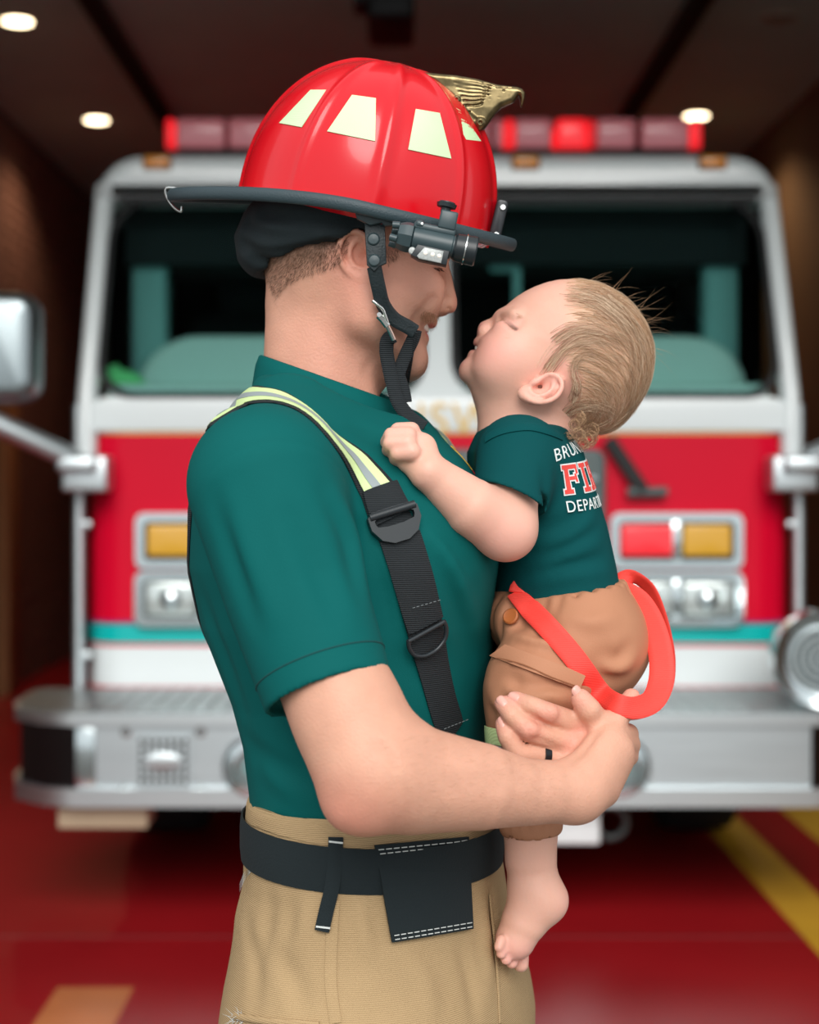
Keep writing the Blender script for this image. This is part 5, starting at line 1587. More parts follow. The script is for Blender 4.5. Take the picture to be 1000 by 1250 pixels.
# ------------------------------------------------------------------ flashlight clipped to the brim
YL = -.134
fa = P(490, 288, YL); fbp = P(584, 308, YL); ax_ = nrm(fbp - fa); fup = nrm(np.cross([0, -1, 0], ax_) * -1); fup = fup if fup[2] > 0 else -fup
fl_ = empty('flashlight', tuple(fa), 'dark grey right angle flashlight clamped under the brim of the red helmet', 'flashlight')
FLm = Matrix.Identity(4); 
for i in range(3): FLm[i][0], FLm[i][1], FLm[i][2], FLm[i][3] = float(ax_[i]), float([0, 1, 0][i]), float(fup[i]), float(fa[i])
lathe('barrel', [(.010, .0098), (.011, .0112), (.046, .0112), (.047, .0104), (.049, .0104)], fa, ax_, M['flash'], fl_, 32)
hd = lathe('lamp_head', [(.048, .0108), (.050, .0124), (.0675, .0134), (.0688, .0124), (.066, .011), (.064, .002)], fa, ax_, M['flash_dark'], fl_, 36)
lathe('bezel_ring', [(.0580, .0129), (.0580, .0137), (.0590, .0138), (.0590, .013)], fa, ax_, M['steel'], hd, 36)
lathe('lens', [(.0655, .001), (.0655, .0108), (.0662, .0108)], fa, ax_, M['lampglass'], hd, 28)
tc_ = lathe('tail_cap', [(-.004, .006), (-.003, .0115), (.002, .0132), (.006, .0136), (.0095, .0132), (.0105, .010)], fa, ax_, M['flash'], fl_, 8, 20)
for k in range(4):
    a = k * math.pi / 2 + .5
    o = (np.array([0, 1, 0]) * math.cos(a) + fup * math.sin(a)) * .0095
    tube('tail_lug', [fa + o - ax_ * .003, fa + o * .9 - ax_ * .0095], .0034, M['flash'], tc_, 10)
box('top_rail', (.009, -.007, .008), (.047, .007, .0148), M['flash'], fl_, .002, 2, FLm)
box('rail_knob', (.010, -.008, .010), (.018, .008, .0165), M['flash'], fl_, .0025, 3, FLm)
# side lamp: a sloping white panel below the barrel
pl_ = prism('side_lamp', [(.012, -.0165), (.016, -.006), (.045, -.006), (.045, -.019), (.020, -.019)], -.0130, .004, M['flash_dark'], fl_, .0012, M=FLm)
led = prism('led_window', [(.0175, -.0165), (.0225, -.0075), (.0400, -.0075), (.0400, -.0185), (.0200, -.0185)], -.0148, -.0128, M['led'], pl_, .0008, M=FLm)
for x, z in ((.0245, -.0125), (.0310, -.0125), (.0370, -.0125)):
    c_ = FLm @ Vector((x, -.0148, z)); lathe('led_dot', [(-.0008, .0004), (-.0005, .0016), (0, .002)], tuple(c_), (0, 1, 0), M['tooth'], led, 12)
c_ = FLm @ Vector((.0125, -.0105, -.0125)); lathe('switch_button', [(-.002, .001), (-.0018, .0026), (-.001, .0033), (.004, .0033)], tuple(c_), (0, 1, 0), M['led'], pl_, 16)
lathe('rail_screw', [(-.0006, .0012), (0, .0016), (.0004, .0016)], tuple(FLm @ Vector((.016, -.0078, .0135))), (0, 1, 0), M['steel'], fl_, 10)
# clamp over the rim and thumb screw
cl_ = box('clamp', (.030, -.008, .0130), (.046, .012, .0300), M['flash'], fl_, .0018, 2, FLm)
lathe('thumb_screw', [(0, .0045), (.004, .0045), (.0045, .0085), (.0080, .0092), (.0085, .0075), (.0095, .0072)], tuple(FLm @ Vector((.034, .002, .0290))), fup, M['flash_dark'], fl_, 20)
# ------------------------------------------------------------------ the baby
M['bskin'] = mat('baby_skin', srgb(236, 190, 172), rough=0.45, spec=.35, vcol=True, noise=(40, .03, 4), bump=.06, bscale=300, sss=.15)
M['bshirt'] = mat('baby_jersey', srgb(0, 70, 72), rough=0.85, spec=.15, sheen=.0, noise=(9, .06), bump=.2, bscale=1100)
M['bpants'] = mat('brown_twill', srgb(178, 124, 94), rough=0.7, spec=.3, noise=(8, .06), bump=.1, bscale=700)
M['bstitch'] = mat('brown_stitch', srgb(140, 88, 58), rough=.9)
M['coral'] = mat('coral_webbing', srgb(255, 72, 62), rough=0.6, weave=(260, .4, 'Z'))
M['bhair'] = mat('blond_hair', srgb(200, 163, 126), rough=0.45, spec=.4)
M['white_print'] = mat('white_print', srgb(222, 228, 226), rough=.7)
M['red_print'] = mat('red_print', srgb(226, 70, 62), rough=.7)
def B(x, y, Y=0.0): return P(540 + .28 * x, 330 + .28 * y, Y)
def B2(x, y): p = B(x, y); return (p[0], p[2])
CA = (.53, .85)                                        # chin to crown direction in the xz plane
def cc(x, y): p = B(x, y); return p[0] * CA[0] + p[2] * CA[1]
bp2 = [(500, 52), (400, 76), (320, 120), (268, 172), (247, 214), (228, 243), (192, 272), (172, 289), (152, 304), (147, 322), (146, 340), (136, 356), (126, 374), (117, 388), (98, 402), (84, 435), (94, 470), (120, 494), (140, 545), (172, 600),
       (200, 660), (300, 700), (420, 710), (540, 715), (660, 708), (735, 692), (792, 645), (834, 575), (872, 480), (888, 380), (872, 290), (820, 202), (720, 122), (600, 64)]
bpts = [B2(*q) for q in spline([(a, b, 0) for a, b in bp2], 2, True)[:, :2]]
bh = Sdf(); EYE = {}
bh.u(slabv(bpts, [(cc(90, 440), .026), (cc(130, 370), .031), (cc(190, 300), .043), (cc(250, 220), .056), (cc(330, 120), .062), (cc(500, 60), .064), (cc(800, 200), .062)], .9, 0, CA))
bh.u(ell(B(608, 342), (.060, .068, .060)), .02)
bh.u(ell(B(625, 415), (.055, .064, .055)), .02)
bh.u(ell(B(420, 420), (.042, .054, .046)), .03)
for s in ysn:
    o = lambda d, s=s: np.array([0, s * d, 0])
    bh.u(ell(B(290, 370) + o(.036), (.0235, .020, .026)), .02)                          # full cheek
    bh.u(ell(B(262, 440) + o(.030), (.025, .021, .022)), .022)
    bh.u(ell(B(274, 266) + o(.0405), (.0100, .0070, .0080)), .010)
    bh.u(capsule(B(252, 208) + o(.012), B(300, 214) + o(.044), .0062, .0045), .010)
    EYE[s] = ontoN(bh, spline([B(244, 232) + o(.030), B(266, 248) + o(.043), B(292, 270) + o(.048), B(306, 283) + o(.050)], 4), .0004); bh.s(polycap(EYE[s], [.0012] * 13), .005)   # squinting lids
    q_ = ontoN(bh, spline([B(246, 218) + o(.026), B(285, 232) + o(.046), B(318, 254) + o(.052)], 4), .0018); bh.s(polycap(q_, [.0010] * 9), .008)
bh.u(slabv([B2(*q) for q in [(246, 214), (222, 219), (192, 220), (168, 228), (157, 246), (158, 268), (168, 283), (190, 292), (226, 276), (246, 246)]], [(cc(170, 285), .0085), (cc(165, 240), .0085), (cc(215, 215), .0065)], .8, 0, CA), .012)
for s in ysn:
    o = lambda d, s=s: np.array([0, s * d, 0])
    bh.u(ell(B(185, 268) + o(.0095), (.0068, .0055, .0062)), .004)
    bh.s(ell(B(172, 282) + o(.0060), (.0028, .0034, .0022)), .0015)
    bh.s(polycap([B(205, 262) + o(.0165), B(208, 300) + o(.021), B(196, 345) + o(.024), B(180, 385) + o(.024)], [.0006, .001, .001, .0006]), .008)
bh.s(ell(B(146, 346), (.0085, .017, .0042), axes((.85, 0, -.5), (0, 1, 0))), .003)
blips = []
for s in ysn:
    o = lambda d, s=s: np.array([0, s * d, 0])
    up_l = ([B(186, 352) + o(.021), B(170, 330) + o(.015), B(158, 316) + o(.005), B(156, 315)], [.0020, .0034, .0042, .0042])
    lo_l = ([B(184, 360) + o(.021), B(158, 368) + o(.014), B(138, 367) + o(.005), B(136, 367)], [.0022, .0038, .0044, .0044])
    for q in (up_l, lo_l): bh.u(polycap(*q), .0025); blips.append(polycap(q[0], [r * .85 for r in q[1]]))
bh.u(ell(B(130, 442), (.010, .016, .010)), .012)
bh_plain = Sdf(); bh_plain.ops = list(bh.ops)
for s in ysn: ear(bh, B(408, 538) + [0, s * .0630, 0], (.92, s * .10, .40), (-.40, 0, .92), (.20, s, .25), .0415)
baby_b = Sdf(); baby_b.ops = list(bh.ops)
baby_b.u(capsule(B(360, 560), B(370, 790), .043, .046), .02)
# trunk under the clothes
bts = [(530, 584, 690, .050), (552, 572, 708, .072), (590, 572, 721, .078), (640, 582, 738, .077), (690, 594, 749, .077), (735, 602, 756, .080)]
BROT = R(20)
def bsect(py, xl, xr, b, sh=0.0):
    ext = (xr - xl) / 2 / 1251.0; sn, cs = math.sin(BROT), math.cos(BROT)
    return (ZH(py), ((xl + xr) / 2 - 483) / 1251.0, -.004, math.sqrt(max(ext ** 2 - (b * sn) ** 2, .001)) / cs + sh, b + sh)
baby_b.u(loft([bsect(*q, -.008) for q in bts], BROT), .02)
baby_b.u(ell(P(712, 785, 0), (.052, .075, .052)), .03)
# near arm, fist on the man's chest
yc = march(base_shirt, 492, 548)[1]
yh = yc - .016
bs, be, bwr = P(628, 568, -.070), P(617, 646, -.112), P(523, 576, yh - .012)
baby_b.u(polycap([bs, P(622, 610, -.100), be], [.026, .0265, .0265]), .015)
baby_b.u(polycap([be, be * .55 + bwr * .45 + [0, -.004, -.003], be * .12 + bwr * .88, bwr], [.0275, .0265, .0185, .0175]), .012)
baby_b.s(polycap([P(514, 585, yh - .030), P(523, 576, yh - .036), P(534, 567, yh - .030)], [.0010] * 3), .004)
baby_b.s(polycap([P(596, 606, -.128), P(606, 622, -.136), P(618, 632, -.138)], [.0008, .0012, .0006]), .006)
baby_b.u(ell(P(508, 553, yh - .004), (.0175, .014, .0205), axes((.6, 0, -.7), (0, 1, 0))), .010)
fm = [((502, 526), (486, 525), (478, 533), -.004, .010), ((498, 532), (478, 531), (472, 540), -.013, .003), ((498, 541), (477, 541), (474, 550), -.019, -.003), ((503, 552), (486, 553), (483, 561), -.021, -.006)]
for a, b, c_, y1, y2 in fm:
    baby_b.u(polycap([P(*a, yh + y1), P(*b, yh + y1 + .002), P(*c_, yh + y2 + .006)], [.0082, .0070, .0060]), .0022)
baby_b.u(polycap([P(512, 540, yh + .006), P(494, 541, yh + .012), P(484, 546, yh + .010)], [.0085, .0068, .0058]), .003)
# far arm, down between the two of them
baby_b.u(polycap([P(628, 562, .072), P(600, 620, .095), P(570, 600, .085)], [.028, .025, .018]), .012)
baby_b.u(ell(P(560, 596, .082), (.016, .013, .018)), .008)
for k in range(4): baby_b.u(polycap([P(560, 590 + k * 5, .082), P(548, 590 + k * 6, .078), P(544, 597 + k * 5, .074)], [.007, .006, .005]), .002)
# legs
baby_b.u(polycap([P(704, 790, -.050), P(655, 836, -.082), P(647, 918, -.078), P(648, 1012, -.066)], [.044, .034, .029, .0235]), .02)
baby_b.u(polycap([P(648, 1010, -.066), P(648, 1050, -.066), P(651, 1074, -.066)], [.0248, .0245, .0215]), .006)
baby_b.s(polycap([P(622, 1080, -.076), P(640, 1084, -.094), P(662, 1080, -.090), P(678, 1072, -.072)], [.0008] * 4), .004)
baby_b.u(polycap([P(652, 1078, -.066), P(663, 1098, -.068)], [.0225, .0225]), .008)
baby_b.u(ell(P(667, 1100, -.068), (.0175, .0175, .018)), .01)
baby_b.u(polycap([P(652, 1092, -.068), P(640, 1125, -.070), P(630, 1146, -.070)], [.0215, .0215, .0175]), .012)
baby_b.u(ell(P(628, 1148, -.070), (.0150, .0185, .0150)), .010)
for a, b, r_ in (((636, 1158, -.058), (636, 1177, -.058), .0078), ((626, 1160, -.070), (625, 1175, -.073), .0060), ((620, 1158, -.078), (618, 1171, -.082), .0056), ((615, 1153, -.083), (612, 1164, -.087), .0052), ((612, 1147, -.087), (609, 1156, -.090), .0048)):
    baby_b.u(polycap([P(*a), P(*b)], [r_, r_ * .95]), .0022)
baby_b.u(polycap([P(704, 790, .045), np.array([.115, .105, 1.135]), np.array([.02, .185, 1.12]), np.array([-.03, .20, 1.11])], [.046, .036, .026, .022]), .02)
baby_b.u(polycap([np.array([-.03, .20, 1.11]), np.array([-.045, .208, 1.085]), np.array([-.04, .21, 1.06])], [.022, .02, .014]), .01)

def hair_mask(p):
    """1 where the scalp carries hair (measured along the side of the head)"""
    x = ((p[:, 0] * F / (D0 + 0) + 483) - 540) / .28; y = ((HC - p[:, 2]) * F / D0 + 592 - 330) / .28
    lx = np.interp(y, [40, 120, 200, 280, 360, 430, 480, 560, 640, 720], [520, 505, 500, 500, 480, 455, 520, 535, 540, 545])
    return np.clip((x - lx + 10) / 90, 0, 1) * (y < 760)
def baby_col(p):
    S = []
    for s in ysn:
        S.append((B(225, 372) + [0, s * .045, 0], (.026, .03, .024), srgb(240, 168, 156), .55))
        S.append((B(432, 512) + [0, s * .066, 0], (.026, .02, .022), srgb(238, 170, 156), .6))
        S.append((B(275, 250) + [0, s * .042, 0], (.014, .02, .010), srgb(228, 164, 152), .5))
        S.append((B(285, 212) + [0, s * .04, 0], (.015, .02, .006), srgb(206, 160, 138), .6))
    S.append((B(165, 255), (.010, .012, .012), srgb(240, 172, 162), .5)); S.append((B(100, 435), (.014, .02, .014), srgb(240, 178, 166), .4))
    S.append((P(612, 655, -.13), (.03, .03, .025), srgb(240, 176, 162), .5)); S.append((P(490, 540, yh), (.02, .03, .02), srgb(240, 176, 164), .5))
    S.append((P(625, 1165, -.075), (.03, .03, .018), srgb(236, 168, 158), .6)); S.append((P(684, 1104, -.068), (.014, .02, .018), srgb(238, 172, 160), .5))
    c = paint(p, srgb(224, 172, 152), S); q = p.astype(f4)
    d = np.min([f(q) for f in blips], 0); w_ = np.clip((.0012 - d) / .0018, 0, 1)[:, None]; c = c * (1 - w_) + np.array(srgb(222, 122, 120)[:3]) * w_
    dm = ell(B(150, 346), (.0085, .016, .0036), axes((.85, 0, -.5), (0, 1, 0)))(q); w_ = (np.clip((.0004 - dm) / .0008, 0, 1) * (d > .0005))[:, None]; c = c * (1 - w_) + np.array(srgb(120, 48, 48)[:3]) * w_
    de = np.min([polycap(EYE[s], [.0010] * 13)(q) for s in ysn], 0)
    w_ = np.clip((.0026 - de) / .0016, 0, 1)[:, None] * .95; c = c * (1 - w_) + np.array(srgb(78, 48, 40)[:3]) * w_
    dear = np.min([ell(B(432, 512) + [0, s * .066, 0], (.028, .02, .024))(q) for s in ysn], 0)
    w_ = hair_mask(p) * np.clip(dear / .006, 0, 1) * (p[:, 2] > ZH(545)) * .85; w_ = w_[:, None]
    return c * (1 - w_) + np.array(srgb(206, 168, 138)[:3]) * w_
baby = sdf_obj('person', baby_b, (-.09, -.17, ZH(1200)), (.28, .24, ZH(330)), .0018, M['bskin'], None, baby_col, 1,
               label='baby in dark green t-shirt and brown pants, head tilted back, held against the man\'s chest', cat='person')
# upper teeth just showing
for s in (-1, 1): box('tooth', tuple(B(152, 340) + [-.002, s * .0035 - .003, -.0022]), tuple(B(152, 340) + [.002, s * .0035 + .003, .0022]), M['tooth'], baby, .0010)

# ---- t-shirt
bsh = Sdf()
bsh.u(loft([bsect(*q) for q in bts], BROT), .02)
bsh.u(capsule(P(640, 552, -.03), P(640, 552, .03), .036), .03)
def bsleeve(s):
    a = P(634, 556, -.062 * 1) ; b = P(624, 610, -.102); 
    a, b = (a, b) if s < 0 else (a * [1, -1, 1], P(606, 612, .094))
    d = nrm(b - a); nrm_c = nrm(P(652, 624, -.1) - P(595, 596, -.1)) if s < 0 else None
    pn = d if nrm_c is None else nrm(np.cross(nrm_c, [0, -1, .25])); pn = pn if pn @ d > 0 else -pn
    hc = P(624, 610, -.1) if s < 0 else b
    bsh.u(cutcap([a, b, b + d * .03], [.040, .0350, .0335], hc, pn), .016)
    bsh.s(cutcap([b - d * .06, b + d * .06], [.0305, .0305], hc - pn * .012, -pn), .001)
bsleeve(-1); bsleeve(1)
bcc = P(640, 532, 0); bcn = nrm([.0, 0, 1.0])
bncap = capsule(B(360, 560), B(370, 790), .0455, .0475)
bsh.s(lambda p: np.maximum(bncap(p), ZH(558) - p[:, 2]), .003)
bsh.s(lambda p: np.maximum(ZH(520) - p[:, 2], np.sqrt(((p - bcc.astype(f4))[:, :2] ** 2).sum(1)) - .07), .004)
bsh.s(lambda p: bh_plain(p) - .0015, .003)
base_b = Sdf(); base_b.ops = list(bsh.ops)
for q in (((664, 570), (668, 610), (650, 640)), ((650, 690), (690, 668), (730, 640)), ((640, 705), (690, 690), (742, 680)), ((655, 650), (690, 640), (720, 612)), ((600, 690), (625, 675), (650, 668))):
    crease(bsh, base_b, q, .0026, .016)
for q in (((645, 698), (690, 680), (735, 660)), ((655, 665), (695, 655), (728, 628)), ((630, 715), (690, 704), (745, 698))):
    ridge(bsh, base_b, q, .0024, .014)
btee = sdf_obj('tshirt', bsh, (.02, -.16, ZH(745)), (.26, .15, ZH(505)), .0022, M['bshirt'], baby, None, 1)
band_on('sleeve_stitch', base_b, ((597, 588), (606, 594), (622, 602), (640, 611), (653, 616)), .0012, mat('dark_thread', srgb(2, 48, 52), rough=.9), btee, .0002, .0004, 4, 2)
band_on('collar', base_b, ((594, 536), (606, 529), (626, 523), (646, 521), (668, 526), (684, 533)), .010, M['bshirt'], btee, .0006, .0014, 5, 4)
# print on the back, wrapped round the trunk
bax = np.array([((650 - 483) / 1251.), -.004]); bphi = R(-40)
def wrap(V2, off):
    """flat print coordinates (arc length, height) -> on the shirt"""
    V2 = np.array(V2, float); z = ZH(581) + V2[:, 1] + .10 * V2[:, 0]; ax_x = np.interp(z, [ZH(735), ZH(530)], [(679 - 483) / 1251., (640 - 483) / 1251.])
    ph = bphi + V2[:, 0] / .070
    d = np.stack([np.cos(ph), np.sin(ph), np.zeros(len(ph))], 1); lo_, hi_ = np.full(len(ph), .02), np.full(len(ph), .16)
    for _ in range(22):
        m_ = (lo_ + hi_) / 2; p = np.stack([ax_x, np.full(len(ph), -.004), z], 1) + d * m_[:, None]
        neg = base_b(p.astype(f4)) < off; lo_ = np.where(neg, m_, lo_); hi_ = np.where(neg, hi_, m_)
    return p
def printed(V2, Fc, off, m, name):
    a = wrap(V2, off); b = wrap(V2, off + .0005); n = len(a)
    from collections import Counter
    ed = Counter(); 
    for f in Fc:
        for i in range(len(f)): e_ = (f[i], f[(i + 1) % len(f)]); ed[tuple(sorted(e_))] += 1
    G = [tuple(i + n for i in f) for f in Fc]
    for f in Fc:
        for i in range(len(f)):
            u, v = f[i], f[(i + 1) % len(f)]
            if ed[tuple(sorted((u, v)))] == 1: G.append((u, v, v + n, u + n))
    return pd(name, list(a) + list(b), G, m, btee, False)
def rects(L, g=0.0):
    V2 = []; Fc = []
    for x0, y0, x1, y1 in L:
        x0 -= g; y0 -= g; x1 += g; y1 += g; nx = max(1, int((x1 - x0) / .004)); ny = max(1, int((y1 - y0) / .006)); o = len(V2)
        for j in range(ny + 1):
            for i in range(nx + 1): V2.append((x0 + (x1 - x0) * i / nx, y0 + (y1 - y0) * j / ny))
        for j in range(ny):
            for i in range(nx): a = o + j * (nx + 1) + i; Fc.append((a, a + 1, a + nx + 2, a + nx + 1))
    return V2, Fc
LET = {'F': [(0, 0, .42, .16), (.10, 0, .32, 1), (0, .84, .85, 1), (.32, .46, .62, .60), (.62, .38, .74, .68), (.72, .66, .85, 1)],
       'I': [(0, 0, .52, .16), (.15, 0, .37, 1), (0, .84, .52, 1)],
       'R': [(0, 0, .42, .16), (.10, 0, .32, 1), (0, .84, .66, 1), (.60, .52, .80, .94), (.30, .42, .68, .56), (.52, .12, .72, .46), (.62, 0, .92, .16)],
       'E': [(0, 0, .85, .16), (.10, 0, .32, 1), (0, .84, .85, 1), (.32, .44, .62, .58), (.62, .36, .72, .66), (.72, .0, .85, .30), (.72, .70, .85, 1)]}
hgt = .027; wds = {'F': .85, 'I': .52, 'R': .92, 'E': .85}; sw = .0225; x = -sum(wds[c] * sw + .0035 for c in 'FIRE') / 2
for c in 'FIRE':
    L = [(x + a * sw, -hgt / 2 + b * hgt, x + c1 * sw, -hgt / 2 + d * hgt) for a, b, c1, d in LET[c]]
    printed(*rects(L, .0011), .0002, M['white_print'], 'letter_outline'); printed(*rects(L, -.0002), .0006, M['red_print'], 'letter')
    x += wds[c] * sw + .0035
V2, Fc = text_mesh('DEPARTMENT', .0150, 0, 1.1); V2 = V2[:, :2] * [.86, 1.0]; printed([(a, b - .0255) for a, b in V2], Fc, .0003, M['white_print'], 'lettering')
V2, Fc = text_mesh('BRUNSWICK', .0165, 0, 1.12); printed([(a * .94, b + .0275 - a * a * 2.0) for a, b in V2[:, :2]], Fc, .0003, M['white_print'], 'lettering')

# ---- pants
bpn = Sdf()
wsl = .105                                            # the waistband slopes down to the front
bpn.u(loft([(ZH(790), (690 - 483) / 1251., 0, .060, .080), (ZH(750), (684 - 483) / 1251., 0, .062, .085), (ZH(722), (682 - 483) / 1251., -.002, .0575, .080), (ZH(700), (682 - 483) / 1251., -.002, .0575, .080)], BROT), .02)
bpn.u(ell(P(716, 786, -.004), (.0600, .090, .060)), .03)
bpn.u(polycap([P(706, 786, -.055), P(662, 826, -.078), P(654, 846, -.080)], [.058, .046, .042]), .02)
bpn.u(polycap([P(650, 842, -.082), P(646, 915, -.078), P(647, 962, -.068), P(647, 984, -.066), P(648, 1000, -.066)], [.0425, .0390, .0340, .0295, .0310]), .02)
bpn.u(polycap([P(702, 788, .05), np.array([.115, .105, 1.135]), np.array([.03, .18, 1.12])], [.058, .046, .036]), .03)
wn = nrm([-wsl, 0, 1.0]); wc = P(700, 715, 0)
bpn.i(lambda p: (p - wc.astype(f4)) @ nrm([-.16, 0, 1.0]).astype(f4), .003)
bpn.i(lambda p: ZH(1003) - p[:, 2] + .10 * (p[:, 0] - P(648, 0)[0]), .003)
bpn.s(loft([bsect(680, 592, 744, .0775, -.004), bsect(735, 602, 756, .0805, -.004), bsect(741, 604, 757, .081, -.004)], BROT), .002)
bpn.u(ell(P(622, 752, -.01), (.022, .065, .026)), .02)
bpn.s(capsule(P(648, 976, -.066), P(648, 1060, -.066), .0258, .0258), .001)
base_p = Sdf(); base_p.ops = list(bpn.ops)
for q in (((640, 775), (664, 790), (700, 800)), ((612, 784), (640, 786), (668, 776)), ((730, 800), (752, 806), (770, 790)), ((720, 812), (742, 826), (760, 830)), ((604, 826), (626, 836), (640, 858)), ((640, 845), (672, 838), (700, 846)),
          ((602, 862), (616, 876), (622, 892)), ((628, 830), (626, 850), (616, 872)), ((655, 736), (668, 760), (676, 785)), ((600, 940), (640, 950), (670, 940)), ((630, 735), (636, 752), (632, 770))):
    crease(bpn, base_p, q, .0046, .019)
for q in (((616, 777), (650, 782), (690, 790)), ((610, 835), (634, 848), (652, 862)), ((735, 812), (756, 816), (774, 802)), ((600, 850), (610, 865), (614, 885)), ((690, 750), (720, 760), (750, 752)), ((645, 856), (672, 850), (695, 858))):
    ridge(bpn, base_p, q, .0042, .017)
# gathers of the waist and of the ankle cuff
for k in range(26):
    a = -math.pi + k * math.pi / 13; 
    q = np.array([(682 - 483) / 1251. + .066 * math.cos(a), .088 * math.sin(a), 0]); q[2] = wc[2] + .16 * (q[0] - wc[0]) - .001
    g0 = ontoN(base_p, [q, q - [0, 0, .010], q - [0, 0, .022 + .008 * (k % 2)]], 0)
    bpn.s(polycap(g0 + normN(base_p, g0) * np.array([[.0006], [.0008], [.0040]]), [.0004] * 3), .0090)
for k in range(18):
    a = k * math.pi / 9; c0 = P(648, 994, -.066) + np.array([.031 * math.cos(a), .031 * math.sin(a), 0])
    g0 = ontoN(base_p, [c0 + [0, 0, .014], c0, c0 - [0, 0, .006]], 0)
    bpn.s(polycap(g0 + normN(base_p, g0) * .0012, [.0004] * 3), .0080)
bpo = sdf_obj('pants', bpn, (-.06, -.16, ZH(1040)), (.28, .24, ZH(700)), .0022, M['bpants'], baby, None, 1)
flp = patch_on('pocket_flap', base_p, ((602, 803), (620, 790), (712, 824), (704, 841)), 10, 4, M['bpants'], bpo, .0008, .0034)
flp2 = band_on('flap_stitch', base_p, ((610, 806), (640, 813), (672, 827), (702, 838)), .0010, M['bstitch'], bpo, .0044, .0004, 5, 2)
band_on('lime_cuff_band', base_p, ((589, 896), (602, 898), (620, 902), (640, 909), (660, 912), (676, 910)), .0155, M['lime'], bpo, .0010, .0012, 5, 4)
band_on('silver_cuff_band', base_p, ((590, 911), (604, 914), (622, 919), (640, 925), (660, 928), (676, 926)), .0075, M['silver'], bpo, .0014, .0012, 5, 3)
# suspender straps hanging loose
pa = marchN(base_p, [(630, 727), (648, 745), (670, 768), (694, 796), (712, 820), (730, 843)])
na = normN(base_p, pa); pa = pa + na * .0035
free = [P(752, 859, -.142), P(776, 864, -.138), P(797, 855, -.118), P(807, 832, -.092), P(807, 800, -.070), P(798, 765, -.052), P(782, 735, -.038), P(764, 722, -.030), P(756, 724, -.026)]
ca = spline(list(pa) + free, 7)
upA = np.array([nrm(na[min(i // 7, 5)] * max(0, 1 - i / 42) + np.array([-.25, -1, .2]) * min(1, i / 42)) for i in range(len(ca))])
wA = np.interp(np.arange(len(ca)), [0, 8, 30, 45, 62, 80, len(ca) - 1], [.8, 1, 1, .92, 1.15, 1.1, .75])
tube('suspender_strap', ca, 1, M['coral'], bpo, up=upA, sect=flat_r(.0205, .0022), scale=wA)
tp0 = marchN(base_p, [(630, 727)])[0] + normN(base_p, marchN(base_p, [(630, 727)]))[0] * .004
lp_ = spline([tp0 + [.002, -.002, 0], P(634, 717, tp0[1] + .002), P(642, 719, tp0[1] + .010), P(646, 730, tp0[1] + .012)], 5)
tube('strap_fold', lp_, 1, M['coral'], bpo, up=(-.3, -1, .2), sect=flat_r(.0165, .0022))
cb_ = spline([P(748, 722, .005), P(760, 711, .008), P(776, 706, .010), P(792, 718, .012), P(803, 742, .012), P(812, 775, .012), P(816, 805, .014), P(812, 835, .024), P(795, 858, .04), P(760, 868, .06), P(720, 850, .078)], 6)
tube('suspender_strap', cb_, 1, M['coral'], bpo, up=(.8, .5, .35), sect=flat_r(.0205, .0022))
q = march(base_p, 624, 753); nb_ = surf_n(base_p, q)
lathe('button', [(-.001, .0075), (.002, .0078), (.0032, .0065), (.0026, .004), (.0026, .001)], q, nb_, mat('brown_button', srgb(170, 96, 50), rough=.35), bpo, 20)
# ------------------------------------------------------------------ hair of the baby
gh = np.random.default_rng(11)
def hroots(n, lo=0.0):
    d = gh.normal(0, 1, (n * 4, 3)); d /= np.linalg.norm(d, axis=1, keepdims=True)
    p = B(600, 360) + d * .062
    p = ontoN(bh_plain, p, 0, 5); m_ = hair_mask(p)
    k = (m_ > gh.uniform(lo, 1, len(p))) & (p[:, 2] > ZH(532)) & (p[:, 0] > P(655, 0)[0]) & (p[:, 2] > ZH(500) - (p[:, 0] - P(690, 0)[0]) * 1.2)
    return p[k][:n]
def grow(p, Lm, steps, lift, jit, wd, m, name, curl=0.0):
    n = len(p); L = [p.copy()]
    ln_ = Lm * gh.uniform(.55, 1.15, n); ctr = B(560, 600); ph = gh.uniform(0, 6.28, n); cl_ = gh.normal(0, jit, (n, 3)); lf = lift * gh.uniform(.4, 1.5, n)
    for k in range(steps):
        r = p - ctr; d = np.stack([r[:, 2], -.15 * np.sign(r[:, 1]) * 0 + 0 * r[:, 0], -r[:, 0]], 1)           # clockwise sweep
        d /= np.linalg.norm(d, axis=1, keepdims=True) + 1e-6
        d += np.array([.30, 0, -.12]) + cl_ + curl * np.stack([np.cos(ph + k * .8), 0 * ph, np.sin(ph + k * .8)], 1)
        N = normN(bh_plain, p); d -= N * (d * N).sum(1, keepdims=True); d /= np.linalg.norm(d, axis=1, keepdims=True) + 1e-6
        p = p + d * (ln_ / steps)[:, None]
        p = ontoN(bh_plain, p, 0, 1); N = normN(bh_plain, p)
        p = p + N * (lf * min(1, (k + 1) / 2.5))[:, None]
        L.append(p.copy())
    L = np.stack(L, 1)
    return strands(name, L, wd, m, baby, kind='stuff')
M['bhair2'] = mat('blond_hair_light', srgb(226, 200, 170), rough=0.4, spec=.5)
M['bhair3'] = mat('blond_hair_dark', srgb(160, 124, 96), rough=0.5)
grow(hroots(2600), .034, 7, .0012, .16, .00040, M['bhair'], 'hair')
grow(hroots(1500), .040, 7, .0020, .24, .00032, M['bhair2'], 'hair', curl=.30)
grow(hroots(1100, .5), .028, 7, .0016, .22, .00034, M['bhair3'], 'hair', curl=.3)
